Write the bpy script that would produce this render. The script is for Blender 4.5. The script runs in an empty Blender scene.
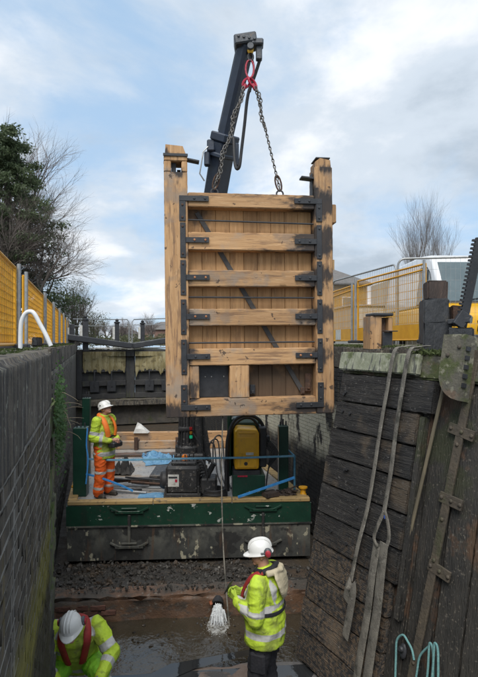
import bpy, bmesh, math, random
import numpy as np
from mathutils import Vector, Matrix, Quaternion

SC = bpy.context.scene
COL = SC.collection
R = math.radians
random.seed(7)
V = Vector

# ------------------------------------------------------------------ camera
F, HX, HY, CZ = 520.0, 239.0, 342.0, 0.06       # focal length in photo pixels, vanishing row, eye height above the coping
cam = bpy.data.cameras.new('camera')
cam.sensor_fit = 'VERTICAL'
cam.sensor_height = 36.0
cam.lens = 36.0 * F / 677.0
cam.shift_y = 3.5 / 677.0
cam.clip_start = 0.05
cam.clip_end = 3000
camo = bpy.data.objects.new('camera', cam)
COL.objects.link(camo)
camo.location = (0, 0, CZ)
camo.rotation_euler = (R(90), 0, 0)
SC.camera = camo

# ------------------------------------------------------------------ sky, sun, exposure
SUN_EL, SUN_AZ = R(54), R(192)                 # azimuth clockwise from +Y: behind the camera, over its left shoulder
world = bpy.data.worlds.new('World')
SC.world = world
world.use_nodes = True
wn, wl = world.node_tree.nodes, world.node_tree.links
wn.clear()
w_out = wn.new('ShaderNodeOutputWorld')
w_bg = wn.new('ShaderNodeBackground')
w_bg.inputs['Strength'].default_value = 0.076
w_sky = wn.new('ShaderNodeTexSky')
w_sky.sky_type = 'NISHITA'
w_sky.sun_disc = False
w_sky.sun_elevation = SUN_EL
w_sky.sun_rotation = SUN_AZ
w_sky.air_density = 1.0
w_sky.dust_density = 1.2
w_tc = wn.new('ShaderNodeTexCoord')
w_sep = wn.new('ShaderNodeSeparateXYZ')
wl.new(w_tc.outputs['Generated'], w_sep.inputs[0])


def wmath(op, a, b=None):
    n = wn.new('ShaderNodeMath')
    n.operation = op
    for i, x in enumerate((a, b)):
        if x is None:
            continue
        if isinstance(x, (int, float)):
            n.inputs[i].default_value = x
        else:
            wl.new(x, n.inputs[i])
    return n.outputs[0]


w_den = wmath('ADD', wmath('MAXIMUM', w_sep.outputs[2], 0.0), 0.30)
w_cmb = wn.new('ShaderNodeCombineXYZ')
wl.new(wmath('DIVIDE', w_sep.outputs[0], w_den), w_cmb.inputs[0])
wl.new(wmath('DIVIDE', w_sep.outputs[1], w_den), w_cmb.inputs[1])


def wnoise(scale, detail, rough, off, dist=0.0):
    m = wn.new('ShaderNodeMapping')
    m.inputs['Location'].default_value = off
    wl.new(w_cmb.outputs[0], m.inputs[0])
    n = wn.new('ShaderNodeTexNoise')
    n.inputs['Scale'].default_value = scale
    n.inputs['Detail'].default_value = detail
    n.inputs['Roughness'].default_value = rough
    n.inputs['Distortion'].default_value = dist
    wl.new(m.outputs[0], n.inputs['Vector'])
    return n.outputs['Fac']


def wramp(fac, stops):
    r = wn.new('ShaderNodeValToRGB')
    r.color_ramp.interpolation = 'EASE'
    while len(r.color_ramp.elements) < len(stops):
        r.color_ramp.elements.new(0.5)
    for e, (p, c) in zip(r.color_ramp.elements, stops):
        e.position = p
        e.color = (*c, 1)
    wl.new(fac, r.inputs[0])
    return r.outputs[0]


def wmix(f, a, b):
    n = wn.new('ShaderNodeMix')
    n.data_type = 'RGBA'
    for i, x in ((0, f), (6, a), (7, b)):
        if isinstance(x, (int, float)):
            n.inputs[i].default_value = x
        elif isinstance(x, tuple):
            n.inputs[i].default_value = (*x, 1)
        else:
            wl.new(x, n.inputs[i])
    return n.outputs[2]


w_cover = wramp(wnoise(1.35, 9, 0.58, (14.8, 8.2, 0), 0.25), [(0.35, (0, 0, 0)), (0.54, (1, 1, 1))])
w_shade = wramp(wnoise(1.3, 8, 0.56, (7.3, 4.2, 1.5), 0.2), [(0.36, (3.9, 4.6, 5.4)), (0.50, (5.5, 6.2, 7.0)), (0.62, (7.9, 8.15, 8.5))])
w_blue = wmix(0.70, w_sky.outputs[0], (4.3, 6.1, 8.2))
wl.new(wmix(w_cover, w_blue, w_shade), w_bg.inputs['Color'])
wl.new(w_bg.outputs[0], w_out.inputs[0])

sun = bpy.data.lights.new('sun', 'SUN')
sun.energy = 2.0
sun.angle = R(38)
sun.color = (1.0, 0.95, 0.88)
suno = bpy.data.objects.new('sun', sun)
COL.objects.link(suno)
_sd = V((math.sin(SUN_AZ) * math.cos(SUN_EL), math.cos(SUN_AZ) * math.cos(SUN_EL), math.sin(SUN_EL)))
suno.rotation_euler = _sd.to_track_quat('Z', 'Y').to_euler()
suno.location = (-6, -14, 14)

vs = SC.view_settings
vs.view_transform = 'Standard'
vs.look = 'None'
vs.gamma = 1.0
vs.exposure = 0.75
vs.use_curve_mapping = False


# ------------------------------------------------------------------ helpers
def P(x, y, d):
    """Photo pixel (x, y) at distance d in front of the camera."""
    return V(((x - HX) / F * d, d, CZ - (y - HY) / F * d))


PHI = R(16)                                     # the lock runs away 16 degrees to the left of the view
LR, LA = V((math.cos(PHI), math.sin(PHI), 0)), V((-math.sin(PHI), math.cos(PHI), 0))
LO = V((-0.72, 9.4, 0))


def L(u, v, z=0.0):
    """Lock coordinates: u across (right), v along (away), z up."""
    return LO + LR * u + LA * v + V((0, 0, z))


class MB:
    def __init__(s):
        s.v, s.f, s.m = [], [], []
        s.attr = None

    def add(s, vs, fs, m=0):
        o = len(s.v)
        s.v += [tuple(p) for p in vs]
        s.f += [tuple(i + o for i in f) for f in fs]
        s.m += [m] * len(fs)
        return s

    def box(s, c, size, rot=None, m=0, b=0.0):
        c = V(c)
        hx, hy, hz = (x / 2 for x in size)
        if b <= 0:
            vs = [V((x * hx, y * hy, z * hz)) for x in (-1, 1) for y in (-1, 1) for z in (-1, 1)]
            fs = [(0, 1, 3, 2), (4, 6, 7, 5), (0, 4, 5, 1), (2, 3, 7, 6), (0, 2, 6, 4), (1, 5, 7, 3)]
        else:
            b = min(b, hx * .9, hy * .9, hz * .9)
            vs, idx = [], {}
            for x in (-1, 1):
                for y in (-1, 1):
                    for z in (-1, 1):
                        for a in range(3):
                            p = [x * (hx - b), y * (hy - b), z * (hz - b)]
                            p[a] += (x, y, z)[a] * b
                            idx[x, y, z, a] = len(vs)
                            vs.append(V(p))
            fs = []
            for a in range(3):
                for sg in (-1, 1):
                    q = []
                    for (p_, r_) in ((-1, -1), (1, -1), (1, 1), (-1, 1)):
                        k = [0, 0, 0]
                        k[a] = sg
                        k[(a + 1) % 3] = p_
                        k[(a + 2) % 3] = r_
                        q.append(idx[k[0], k[1], k[2], a])
                    fs.append(tuple(q if sg > 0 else q[::-1]))
            for a in range(3):
                a1, a2 = (a + 1) % 3, (a + 2) % 3
                for s1 in (-1, 1):
                    for s2 in (-1, 1):
                        q = []
                        for (sg, ax) in ((-1, a1), (1, a1), (1, a2), (-1, a2)):
                            k = [0, 0, 0]
                            k[a] = sg
                            k[a1] = s1
                            k[a2] = s2
                            q.append(idx[k[0], k[1], k[2], ax])
                        fs.append(tuple(q if s1 * s2 > 0 else q[::-1]))
            for x in (-1, 1):
                for y in (-1, 1):
                    for z in (-1, 1):
                        q = [idx[x, y, z, a] for a in range(3)]
                        fs.append(tuple(q if x * y * z > 0 else q[::-1]))
        if rot is not None:
            vs = [rot @ p for p in vs]
        return s.add([p + c for p in vs], fs, m)

    def bar(s, p, q, w, t, m=0, up=(0, 0, 1), b=0.0):
        """A rectangular bar from p to q, w wide and t thick (t along up)."""
        p, q = V(p), V(q)
        x = (q - p).normalized()
        y = V(up).cross(x)
        if y.length < 1e-4:
            y = V((0, 1, 0)).cross(x)
        y.normalize()
        z = x.cross(y)
        rot = Matrix((x, y, z)).transposed()
        return s.box((p + q) / 2, ((q - p).length, w, t), rot, m, b)

    def tube(s, pts, r, n=8, m=0, cap=True, flat=None, side=None):
        """A tube along pts. r: radius or list. flat: second radius (list or number) for an elliptical section; side: fixed side vector(s)."""
        pts = [V(p) for p in pts]
        k = len(pts)
        rr = r if isinstance(r, (list, tuple)) else [r] * k
        r2 = rr if flat is None else (flat if isinstance(flat, (list, tuple)) else [flat] * k)
        vs, fs = [], []
        u = None
        for i, p in enumerate(pts):
            t = (pts[min(i + 1, k - 1)] - pts[max(i - 1, 0)])
            t = t.normalized() if t.length > 1e-9 else V((0, 0, 1))
            if side is not None:
                u0 = V(side[i] if isinstance(side, list) else side)
            elif u is None:
                u0 = V((1, 0, 0)) if abs(t.x) < .8 else V((0, 1, 0))
            else:
                u0 = u
            u = (u0 - t * u0.dot(t))
            u = u.normalized() if u.length > 1e-6 else t.orthogonal().normalized()
            w = t.cross(u)
            for j in range(n):
                a = 2 * math.pi * j / n
                vs.append(p + u * (math.cos(a) * rr[i]) + w * (math.sin(a) * r2[i]))
        for i in range(k - 1):
            for j in range(n):
                a, b_ = i * n + j, i * n + (j + 1) % n
                fs.append((a, b_, b_ + n, a + n))
        if cap:
            fs.append(tuple(range(n))[::-1])
            fs.append(tuple((k - 1) * n + j for j in range(n)))
        return s.add(vs, fs, m)

    def capsule(s, p, q, r0, r1, n=12, m=0):
        p, q = V(p), V(q)
        d = (q - p)
        t = d.normalized() if d.length > 1e-6 else V((0, 0, 1))
        pts, rr = [], []
        for a in (0.05, .35, .65, 1.0):
            th = a * math.pi / 2
            pts.append(p - t * r0 * math.cos(th))
            rr.append(r0 * math.sin(th))
        for a in (1.0, .65, .35, .05):
            th = a * math.pi / 2
            pts.append(q + t * r1 * math.cos(th))
            rr.append(r1 * math.sin(th))
        return s.tube(pts, rr, n, m)

    def ball(s, c, r, n=10, m=0, rot=None):
        c = V(c)
        rx, ry, rz = r if isinstance(r, (tuple, list)) else (r, r, r)
        k = max(5, n // 2 + 1)
        vs = [V((0, 0, -rz))]
        for i in range(1, k):
            th = math.pi * i / k
            for j in range(n):
                a = 2 * math.pi * j / n
                vs.append(V((rx * math.sin(th) * math.cos(a), ry * math.sin(th) * math.sin(a), -rz * math.cos(th))))
        vs.append(V((0, 0, rz)))
        fs = [(0, 1 + (j + 1) % n, 1 + j) for j in range(n)]
        for i in range(k - 2):
            for j in range(n):
                a, b_ = 1 + i * n + j, 1 + i * n + (j + 1) % n
                fs.append((a, b_, b_ + n, a + n))
        e = len(vs) - 1
        fs += [(e, 1 + (k - 2) * n + j, 1 + (k - 2) * n + (j + 1) % n) for j in range(n)]
        if rot is not None:
            vs = [rot @ p for p in vs]
        return s.add([p + c for p in vs], fs, m)

    def prism(s, poly, a, b, m=0, axis=1):
        """Polygon (list of 2-D points) pushed along axis from a to b; the two coordinates fill the other axes in order."""
        def mk(p, t):
            q = list(p)
            q.insert(axis, t)
            return V(q)
        n = len(poly)
        vs = [mk(p, a) for p in poly] + [mk(p, b) for p in poly]
        fs = [tuple(range(n))[::-1], tuple(range(n, 2 * n))]
        fs += [(i, (i + 1) % n, n + (i + 1) % n, n + i) for i in range(n)]
        return s.add(vs, fs, m)

    def lathe(s, prof, n=20, m=0, c=(0, 0, 0), axis='Z'):
        vs, fs = [], []
        for r, h in prof:
            for j in range(n):
                a = 2 * math.pi * j / n
                p = (r * math.cos(a), r * math.sin(a), h)
                if axis == 'Y':
                    p = (p[0], h, p[1])
                elif axis == 'X':
                    p = (h, p[0], p[1])
                vs.append(V(p) + V(c))
        k = len(prof)
        for i in range(k - 1):
            for j in range(n):
                a, b_ = i * n + j, i * n + (j + 1) % n
                fs.append((a, b_, b_ + n, a + n))
        fs.append(tuple(range(n))[::-1])
        fs.append(tuple((k - 1) * n + j for j in range(n)))
        return s.add(vs, fs, m)

    def gbox(s, lo, hi, step=0.06, b=0.008, jit=0.004, seed=0, m=0, bow=0.0):
        """A gridded box with softened, slightly uneven edges (worn timber, stone)."""
        rnd = random.Random(seed)
        ax = []
        for a in range(3):
            l, h = lo[a], hi[a]
            n = max(1, int(round((h - l) / (step if not isinstance(step, (tuple, list)) else step[a]))))
            bb = min(b, (h - l) * .3)
            c = [l, l + bb] + [l + (h - l) * i / n for i in range(1, n)] + [h - bb, h]
            ax.append(sorted(c))
        idx, vs, fs = {}, [], []
        N = [len(a) for a in ax]

        def vid(i, j, k):
            if (i, j, k) not in idx:
                e = [i in (0, N[0] - 1), j in (0, N[1] - 1), k in (0, N[2] - 1)]
                p = [ax[0][i], ax[1][j], ax[2][k]]
                ne = sum(e)
                for a, t in enumerate((i, j, k)):
                    if e[a]:
                        sg = -1 if t == 0 else 1
                        p[a] += sg * (rnd.uniform(-1, 0) * jit - (b * .55 if ne >= 2 else 0) - (rnd.random() ** 3 * jit * 2.5 if ne >= 2 else 0))
                idx[i, j, k] = len(vs)
                vs.append(V(p))
            return idx[i, j, k]
        for a in range(3):
            a1, a2 = (a + 1) % 3, (a + 2) % 3
            for end in (0, N[a] - 1):
                for p in range(N[a1] - 1):
                    for q in range(N[a2] - 1):
                        def w(pp, qq):
                            t = [0, 0, 0]
                            t[a], t[a1], t[a2] = end, pp, qq
                            return vid(*t)
                        f = (w(p, q), w(p + 1, q), w(p + 1, q + 1), w(p, q + 1))
                        fs.append(f if end else f[::-1])
        return s.add(vs, fs, m)

    def mesh(s, name, smooth=None, fix=False):
        me = bpy.data.meshes.new(name)
        me.from_pydata([tuple(p) for p in s.v], [], s.f)
        if any(s.m):
            me.polygons.foreach_set('material_index', s.m)
        if fix:
            bm = bmesh.new()
            bm.from_mesh(me)
            bmesh.ops.recalc_face_normals(bm, faces=bm.faces)
            bm.to_mesh(me)
            bm.free()
        if smooth:
            me.polygons.foreach_set('use_smooth', [True] * len(me.polygons))
            me.set_sharp_from_angle(angle=R(smooth))
        me.update()
        return me

    def obj(s, name, mats, parent=None, smooth=None, fix=False, loc=None):
        me = s.mesh(name, smooth, fix)
        for x in (mats if isinstance(mats, (list, tuple)) else [mats]):
            me.materials.append(x)
        return link(name, me, parent, loc)


def link(name, data, parent=None, loc=None, rot=None):
    o = bpy.data.objects.new(name, data)
    COL.objects.link(o)
    if parent is not None:
        o.parent = parent
    if loc is not None:
        o.location = loc
    if rot is not None:
        o.rotation_euler = rot
    return o


def tag(o, label=None, cat=None, group=None, kind=None):
    for k, x in (('label', label), ('category', cat), ('group', group), ('kind', kind)):
        if x:
            o[k] = x
    return o


def thing(name, label, cat, loc=(0, 0, 0), rz=0.0, group=None):
    o = link(name, None, None, loc, (0, 0, rz))
    o.empty_display_size = 0.1
    return tag(o, label, cat, group)


def copy_tree(o, parent=None):
    c = o.copy()
    COL.objects.link(c)
    c.parent = parent
    for ch in list(o.children):
        copy_tree(ch, c)
    return c


def set_attr(o, name, fn):
    """A float attribute on the points of o's mesh from fn(local position)."""
    me = o.data
    a = me.attributes.new(name, 'FLOAT', 'POINT')
    a.data.foreach_set('value', [float(fn(v.co)) for v in me.vertices])


# ------------------------------------------------------------------ materials
def mat(name, c1, c2=None, c3=None, rough=0.8, scale=4.0, stretch=(1, 1, 1), bump=0.25, bscale=30.0, bstretch=None, metal=0.0, rnd=0.0, layers=(),
        detail=6.0, rough2=None, spec=0.5, coat=0.0, bdist=0.02, trans=0.0, attr=None, sub=0.0, leaf=0.0):
    """Noise-mottled surface. layers: dicts(col, scale, lo, hi, stretch, z=(z0, z1, jitter), amt, world, rough) laid over the base one after another."""
    mt = bpy.data.materials.new(name)
    mt.use_nodes = True
    N, K = mt.node_tree.nodes, mt.node_tree.links
    N.clear()
    out = N.new('ShaderNodeOutputMaterial')
    bs = N.new('ShaderNodeBsdfPrincipled')
    K.new(bs.outputs[0], out.inputs[0])
    tc = N.new('ShaderNodeTexCoord')
    geo = N.new('ShaderNodeNewGeometry')
    oi = N.new('ShaderNodeObjectInfo')
    off = N.new('ShaderNodeVectorMath')
    off.operation = 'SCALE'
    off.inputs[0].default_value = (37.0, 53.0, 71.0)
    K.new(oi.outputs['Random'], off.inputs['Scale'])
    base = N.new('ShaderNodeVectorMath')
    base.operation = 'ADD'
    K.new(tc.outputs['Object'], base.inputs[0])
    K.new(off.outputs[0], base.inputs[1])

    def noise(sc, st, world=False, det=detail, rg=0.6):
        mp = N.new('ShaderNodeMapping')
        mp.inputs['Scale'].default_value = st
        K.new(geo.outputs['Position'] if world else base.outputs[0], mp.inputs[0])
        n = N.new('ShaderNodeTexNoise')
        n.inputs['Scale'].default_value = sc
        n.inputs['Detail'].default_value = det
        n.inputs['Roughness'].default_value = rg
        K.new(mp.outputs[0], n.inputs['Vector'])
        return n.outputs['Fac']

    def rng(x, lo, hi, a=0.0, b=1.0):
        r = N.new('ShaderNodeMapRange')
        r.inputs['From Min'].default_value = lo
        r.inputs['From Max'].default_value = hi
        r.inputs['To Min'].default_value = a
        r.inputs['To Max'].default_value = b
        r.interpolation_type = 'SMOOTHSTEP'
        K.new(x, r.inputs['Value'])
        return r.outputs[0]

    def mth(op, a, b=None):
        n = N.new('ShaderNodeMath')
        n.operation = op
        for i, x in enumerate((a, b)):
            if x is None:
                continue
            if isinstance(x, (int, float)):
                n.inputs[i].default_value = x
            else:
                K.new(x, n.inputs[i])
        return n.outputs[0]

    def mix(f, a, b, t='RGBA'):
        n = N.new('ShaderNodeMix')
        n.data_type = t
        ia, ib, o = (6, 7, 2) if t == 'RGBA' else (2, 3, 0)
        for i, x in ((0, f), (ia, a), (ib, b)):
            if isinstance(x, (int, float)):
                n.inputs[i].default_value = x
            elif isinstance(x, tuple):
                n.inputs[i].default_value = (*x, 1)
            else:
                K.new(x, n.inputs[i])
        return n.outputs[o]

    c2 = c2 or tuple(x * .75 for x in c1)
    nf = noise(scale, stretch)
    col = mix(rng(nf, .33, .67), c1, c2)
    if c3:
        col = mix(rng(noise(scale * 2.7, stretch), .56, .74), col, c3)
    rgh = rough if rough2 is None else rng(nf, .3, .7, rough, rough2)
    for ly in layers:
        f = None
        wld = ly.get('world', False)
        if 'scale' in ly:
            f = rng(noise(ly['scale'], ly.get('stretch', (1, 1, 1)), wld), ly.get('lo', .5), ly.get('hi', .6))
        if 'z' in ly:
            z0, z1, jt = ly['z']
            sp = N.new('ShaderNodeSeparateXYZ')
            K.new(geo.outputs['Position'] if ly.get('zworld', True) else tc.outputs['Object'], sp.inputs[0])
            jn = mth('MULTIPLY', mth('SUBTRACT', noise(3.0, (1, 1, 0.35), True), .5), jt)
            g = rng(mth('ADD', sp.outputs[2], jn), z0, z1)
            if 'z2' in ly:
                g = mth('MULTIPLY', g, rng(mth('ADD', sp.outputs[2], jn), ly['z2'][0], ly['z2'][1]))
            f = g if f is None else mth('MULTIPLY', f, g)
        if 'attr' in ly:
            at = N.new('ShaderNodeAttribute')
            at.attribute_name = ly['attr']
            jn = mth('MULTIPLY', mth('SUBTRACT', noise(ly.get('ascale', 14.0), ly.get('stretch', (1, 1, 1))), .5), ly.get('ajit', 1.2))
            g = rng(mth('ADD', at.outputs['Fac'], jn), .22, .78)
            f = g if f is None else mth('MULTIPLY', f, g)
        if 'up' in ly:
            sp = N.new('ShaderNodeSeparateXYZ')
            K.new(geo.outputs['Normal'], sp.inputs[0])
            g = rng(sp.outputs[2], .3, .8)
            f = g if f is None else mth('MULTIPLY', f, g)
        f = mth('MULTIPLY', f, ly.get('amt', 1.0))
        col = mix(f, col, ly['col'])
        if 'rough' in ly:
            rgh = mix(f, rgh, ly['rough'], 'FLOAT')
    if rnd:
        h = N.new('ShaderNodeHueSaturation')
        K.new(rng(oi.outputs['Random'], 0, 1, 1 - rnd, 1 + rnd), h.inputs['Value'])
        K.new(col, h.inputs['Color'])
        col = h.outputs[0]
    K.new(col, bs.inputs['Base Color'])
    if isinstance(rgh, (int, float)):
        bs.inputs['Roughness'].default_value = rgh
    else:
        K.new(rgh, bs.inputs['Roughness'])
    if leaf:                                     # thin leaves let some light through
        tl = N.new('ShaderNodeBsdfTranslucent')
        K.new(col, tl.inputs[0])
        ms = N.new('ShaderNodeMixShader')
        ms.inputs[0].default_value = leaf
        K.new(bs.outputs[0], ms.inputs[1])
        K.new(tl.outputs[0], ms.inputs[2])
        K.new(ms.outputs[0], out.inputs[0])
    bs.inputs['Metallic'].default_value = metal
    bs.inputs['Specular IOR Level'].default_value = spec
    bs.inputs['Coat Weight'].default_value = coat
    bs.inputs['Transmission Weight'].default_value = trans
    if bump:
        bn = N.new('ShaderNodeBump')
        bn.inputs['Strength'].default_value = bump
        bn.inputs['Distance'].default_value = bdist
        K.new(noise(bscale, bstretch or stretch, det=4), bn.inputs['Height'])
        K.new(bn.outputs[0], bs.inputs['Normal'])
    return mt


def oak(name, st, bst):
    return mat(name, (0.52, 0.315, 0.155), (0.39, 0.22, 0.10), (0.60, 0.395, 0.22), rough=.75, scale=3.0, stretch=st, bump=.3, bscale=9, bstretch=bst, rnd=.10,
               layers=[dict(scale=5.0, stretch=tuple(x * .8 for x in st), lo=.54, hi=.62, col=(.20, .115, .065), amt=.75),
                       dict(scale=1.8, lo=.50, hi=.62, col=(.25, .175, .12), amt=.75), dict(scale=.9, lo=.52, hi=.64, col=(.33, .28, .23), amt=.6),
                       dict(scale=6.5, lo=.635, hi=.66, col=(.06, .04, .03), amt=.85),
                       dict(attr='stain', col=(.018, .019, .023), ascale=6.0, stretch=tuple(x ** .35 for x in st), ajit=2.2, amt=.93)])


m_oak_x = oak('fresh_oak_lengthwise', (.35, 5, 5), (.5, 9, 9))
m_oak_z = oak('fresh_oak_upright', (5, 5, .35), (9, 9, .5))
m_oak_board = mat('fresh_oak_board', (0.50, 0.295, 0.135), (0.38, 0.215, 0.092), (.56, .36, .185), rough=.7, scale=3, stretch=(6, 6, .35), bump=.25, bscale=9,
                  bstretch=(9, 9, .5), rnd=.22, layers=[dict(scale=2.4, stretch=(2, 2, .5), lo=.54, hi=.66, col=(.25, .14, .065), amt=.7),
                                                      dict(attr='stain', col=(.05, .035, .025), ascale=5.0, ajit=1.2, amt=.85)])
m_iron = mat('black_painted_iron', (.022, .024, .028), (.035, .037, .042), rough=.5, scale=8, bump=.15, bscale=60, layers=[dict(scale=14, lo=.66, hi=.74, col=(.10, .065, .045), amt=.6)])
m_rust = mat('rusty_iron', (.10, .055, .035), (.055, .035, .027), (.17, .085, .045), rough=.85, scale=9, bump=.4, bscale=50)
m_copper = mat('bright_bolt_head', (.45, .20, .09), (.35, .15, .07), rough=.5, scale=30, metal=.4)
m_crane = mat('crane_dark_paint', (.028, .040, .066), (.022, .031, .050), rough=.42, scale=5, bump=.08, layers=[dict(scale=11, lo=.62, hi=.72, col=(.10, .105, .11), amt=.4), dict(scale=30, lo=.68, hi=.73, col=(.13, .10, .08), amt=.5)])
m_crane_edge = mat('crane_pale_steel', (.20, .23, .26), (.14, .165, .19), rough=.45, scale=9, metal=.2, bump=.1)
m_hose = mat('black_rubber', (.02, .02, .022), (.03, .03, .032), rough=.6, scale=20, bump=.1)
m_chain = mat('galvanised_chain', (.20, .19, .175), (.13, .12, .11), rough=.45, metal=.6, scale=40, bump=0)
m_redlift = mat('red_lifting_gear', (.45, .02, .05), (.33, .015, .04), rough=.4, scale=30, bump=.1)
m_amber = mat('amber_swivel', (.75, .42, .02), (.6, .32, .02), rough=.5, scale=30, bump=0)
m_galv = mat('galvanised_tube', (.36, .37, .37), (.27, .28, .285), rough=.42, metal=.45, scale=12, bump=.1, layers=[dict(scale=25, lo=.64, hi=.72, col=(.16, .13, .10), amt=.5)])
m_yellow = mat('barrier_yellow', (.72, .36, .012), (.62, .29, .01), rough=.45, scale=5, bump=.05, rnd=.05, layers=[dict(scale=14, lo=.62, hi=.75, col=(.35, .2, .05), amt=.5)])
m_white = mat('white_paint', (.72, .73, .73), (.62, .63, .63), rough=.4, scale=4, bump=.03, layers=[dict(scale=9, lo=.60, hi=.74, col=(.40, .38, .34), amt=.45)])
m_white_old = mat('dirty_white_paint', (.60, .60, .57), (.46, .46, .43), rough=.6, scale=9, bump=.15, layers=[dict(scale=7, lo=.58, hi=.70, col=(.25, .23, .18), amt=.6)])
m_dkgreen = mat('dark_green_paint', (.012, .052, .034), (.009, .040, .027), rough=.35, scale=4, bump=.08, layers=[
    dict(scale=5.0, lo=.66, hi=.70, col=(.40, .43, .40), amt=.9), dict(scale=13, lo=.64, hi=.72, col=(.05, .04, .03), amt=.6)])
m_hullgreen = mat('hull_green_paint', (.012, .050, .030), (.009, .037, .023), (.016, .062, .038), rough=.32, scale=3, bump=.12, bscale=12, layers=[
    dict(scale=5.2, lo=.635, hi=.645, col=(.46, .48, .44), amt=.95, stretch=(1, 1, 1.5)), dict(scale=16, lo=.60, hi=.66, col=(.06, .05, .04), amt=.7),
    dict(scale=2.6, lo=.52, hi=.7, stretch=(3, 3, .4), col=(.02, .03, .024), amt=.7)])
m_hullblack = mat('hull_bitumen', (.030, .032, .031), (.052, .053, .049), (.078, .078, .066), rough=.55, rough2=.8, scale=3.5, bump=.35, bscale=18, stretch=(1, 1, .6), layers=[
    dict(scale=2.3, lo=.44, hi=.60, col=(.15, .15, .125), amt=.6, stretch=(1, 1, .8), z=(-3.80, -3.40, .35)),
    dict(scale=5.5, lo=.60, hi=.625, col=(.36, .34, .25), amt=.9, stretch=(1, 1, .7)), dict(scale=1.9, lo=.55, hi=.58, col=(.018, .018, .018), amt=.9, stretch=(.8, .8, 1.2)), dict(scale=2.2, lo=.57, hi=.67, col=(.10, .055, .03), amt=.5, stretch=(4, 4, .4))])
m_deckedge = mat('ochre_painted_timber', (.42, .28, .11), (.30, .21, .095), (.48, .34, .16), rough=.65, scale=4, stretch=(.5, 4, 4), bump=.3, bscale=15, layers=[
    dict(scale=8, lo=.54, hi=.64, col=(.11, .085, .06), amt=.8)])
m_deck = mat('wet_steel_deck', (.36, .34, .31), (.24, .23, .22), (.46, .43, .39), rough=.6, rough2=.22, scale=1.3, bump=.2, bscale=25, layers=[
    dict(scale=1.1, lo=.5, hi=.62, col=(.31, .235, .165), amt=.75, rough=.75), dict(scale=1.7, lo=.56, hi=.64, col=(.22, .27, .31), amt=.6, rough=.12),
    dict(scale=14, lo=.58, hi=.64, col=(.05, .045, .04), amt=.8)])

m_bluebrick = mat('blue_engineering_brick', (.098, .085, .070), (.064, .058, .050), (.14, .118, .092), rough=.8, rough2=.95, spec=.2, scale=7, bump=.35, bscale=45, rnd=.12, layers=[
    dict(scale=5.0, stretch=(2.2, 2.2, .16), lo=.54, hi=.66, col=(.27, .265, .25), amt=.6, world=True),
    dict(scale=3.0, stretch=(3, 3, .25), lo=.54, hi=.64, col=(.12, .095, .045), amt=.7, world=True),
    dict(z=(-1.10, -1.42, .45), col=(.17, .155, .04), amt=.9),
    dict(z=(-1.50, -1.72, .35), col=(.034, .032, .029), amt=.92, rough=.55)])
m_mortar = mat('dark_mortar', (.24, .225, .20), (.12, .113, .10), rough=.9, scale=6, bump=.4, layers=[
    dict(scale=4, stretch=(3, 3, .3), lo=.5, hi=.65, col=(.20, .20, .19), amt=.6, world=True),
    dict(z=(-1.40, -1.60, .30), col=(.045, .042, .038), amt=.92)])
m_coping = mat('weathered_coping_stone', (.15, .13, .105), (.10, .09, .076), (.19, .165, .13), rough=.9, spec=.2, scale=5, bump=.5, bscale=30, rnd=.25, layers=[
    dict(scale=4.5, stretch=(3.5, 3.5, .18), lo=.49, hi=.60, col=(.040, .041, .045), amt=.85, world=True),
    dict(scale=7.0, stretch=(3, 3, .2), lo=.56, hi=.66, col=(.30, .285, .26), amt=.55, world=True),
    dict(scale=16, lo=.60, hi=.66, col=(.33, .33, .27), amt=.6),
    dict(scale=2.4, lo=.5, hi=.62, col=(.075, .085, .03), amt=.6, up=1)])
m_quoin = mat('mossy_quoin', (.10, .095, .07), (.06, .058, .045), rough=.9, scale=6, bump=.5, rnd=.2, layers=[
    dict(scale=3.0, stretch=(2, 2, .6), lo=.42, hi=.56, col=(.085, .125, .028), amt=.9, world=True),
    dict(scale=5.0, stretch=(3, 3, .3), lo=.56, hi=.66, col=(.20, .18, .08), amt=.7, world=True),
    dict(z=(-1.8, -2.4, .5), col=(.04, .038, .034), amt=.9)])
m_chamber = mat('chamber_brick', (.042, .041, .040), (.028, .028, .029), (.066, .06, .054), rough=.55, rough2=.8, scale=4, bump=.4, bscale=30, layers=[
    dict(scale=2.0, stretch=(1.2, 1.2, .6), lo=.40, hi=.47, z=(-2.32, -1.98, .55), z2=(-1.05, -1.3, .5), col=(.58, .55, .43), amt=.96, world=True),
    dict(scale=4, stretch=(2, 2, .3), lo=.55, hi=.66, col=(.14, .12, .08), amt=.6, world=True),
    dict(z=(-.65, -.25, .3), scale=3, lo=.42, hi=.6, col=(.085, .082, .06), amt=.7, world=True)])
m_chamber_l = mat('chamber_wall_west', (.11, .10, .088), (.07, .066, .06), (.16, .135, .105), rough=.8, scale=4, bump=.5, bscale=22, layers=[
    dict(z=(-.62, -.42, .4), col=(.30, .29, .24), scale=1.6, lo=.40, hi=.55, amt=.85, world=True),
    dict(scale=3, stretch=(2, 2, .25), lo=.56, hi=.66, col=(.12, .10, .07), amt=.6, world=True),
    dict(scale=2.2, lo=.54, hi=.66, col=(.05, .065, .02), amt=.6, world=True)])
m_ground = mat('muddy_grass', (.055, .065, .025), (.085, .075, .045), (.11, .095, .06), rough=.95, scale=1.2, bump=.6, bscale=14, layers=[dict(scale=.5, lo=.5, hi=.65, col=(.16, .145, .12), amt=.8)])
m_mud = mat('wet_mud', (.062, .049, .034), (.042, .034, .026), (.09, .07, .05), rough=.35, rough2=.75, scale=2.5, bump=.6, bscale=28, layers=[dict(scale=9, lo=.58, hi=.68, col=(.10, .09, .075), amt=.6), dict(scale=1.3, lo=.55, hi=.7, col=(.09, .05, .025), amt=.5)])
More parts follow.
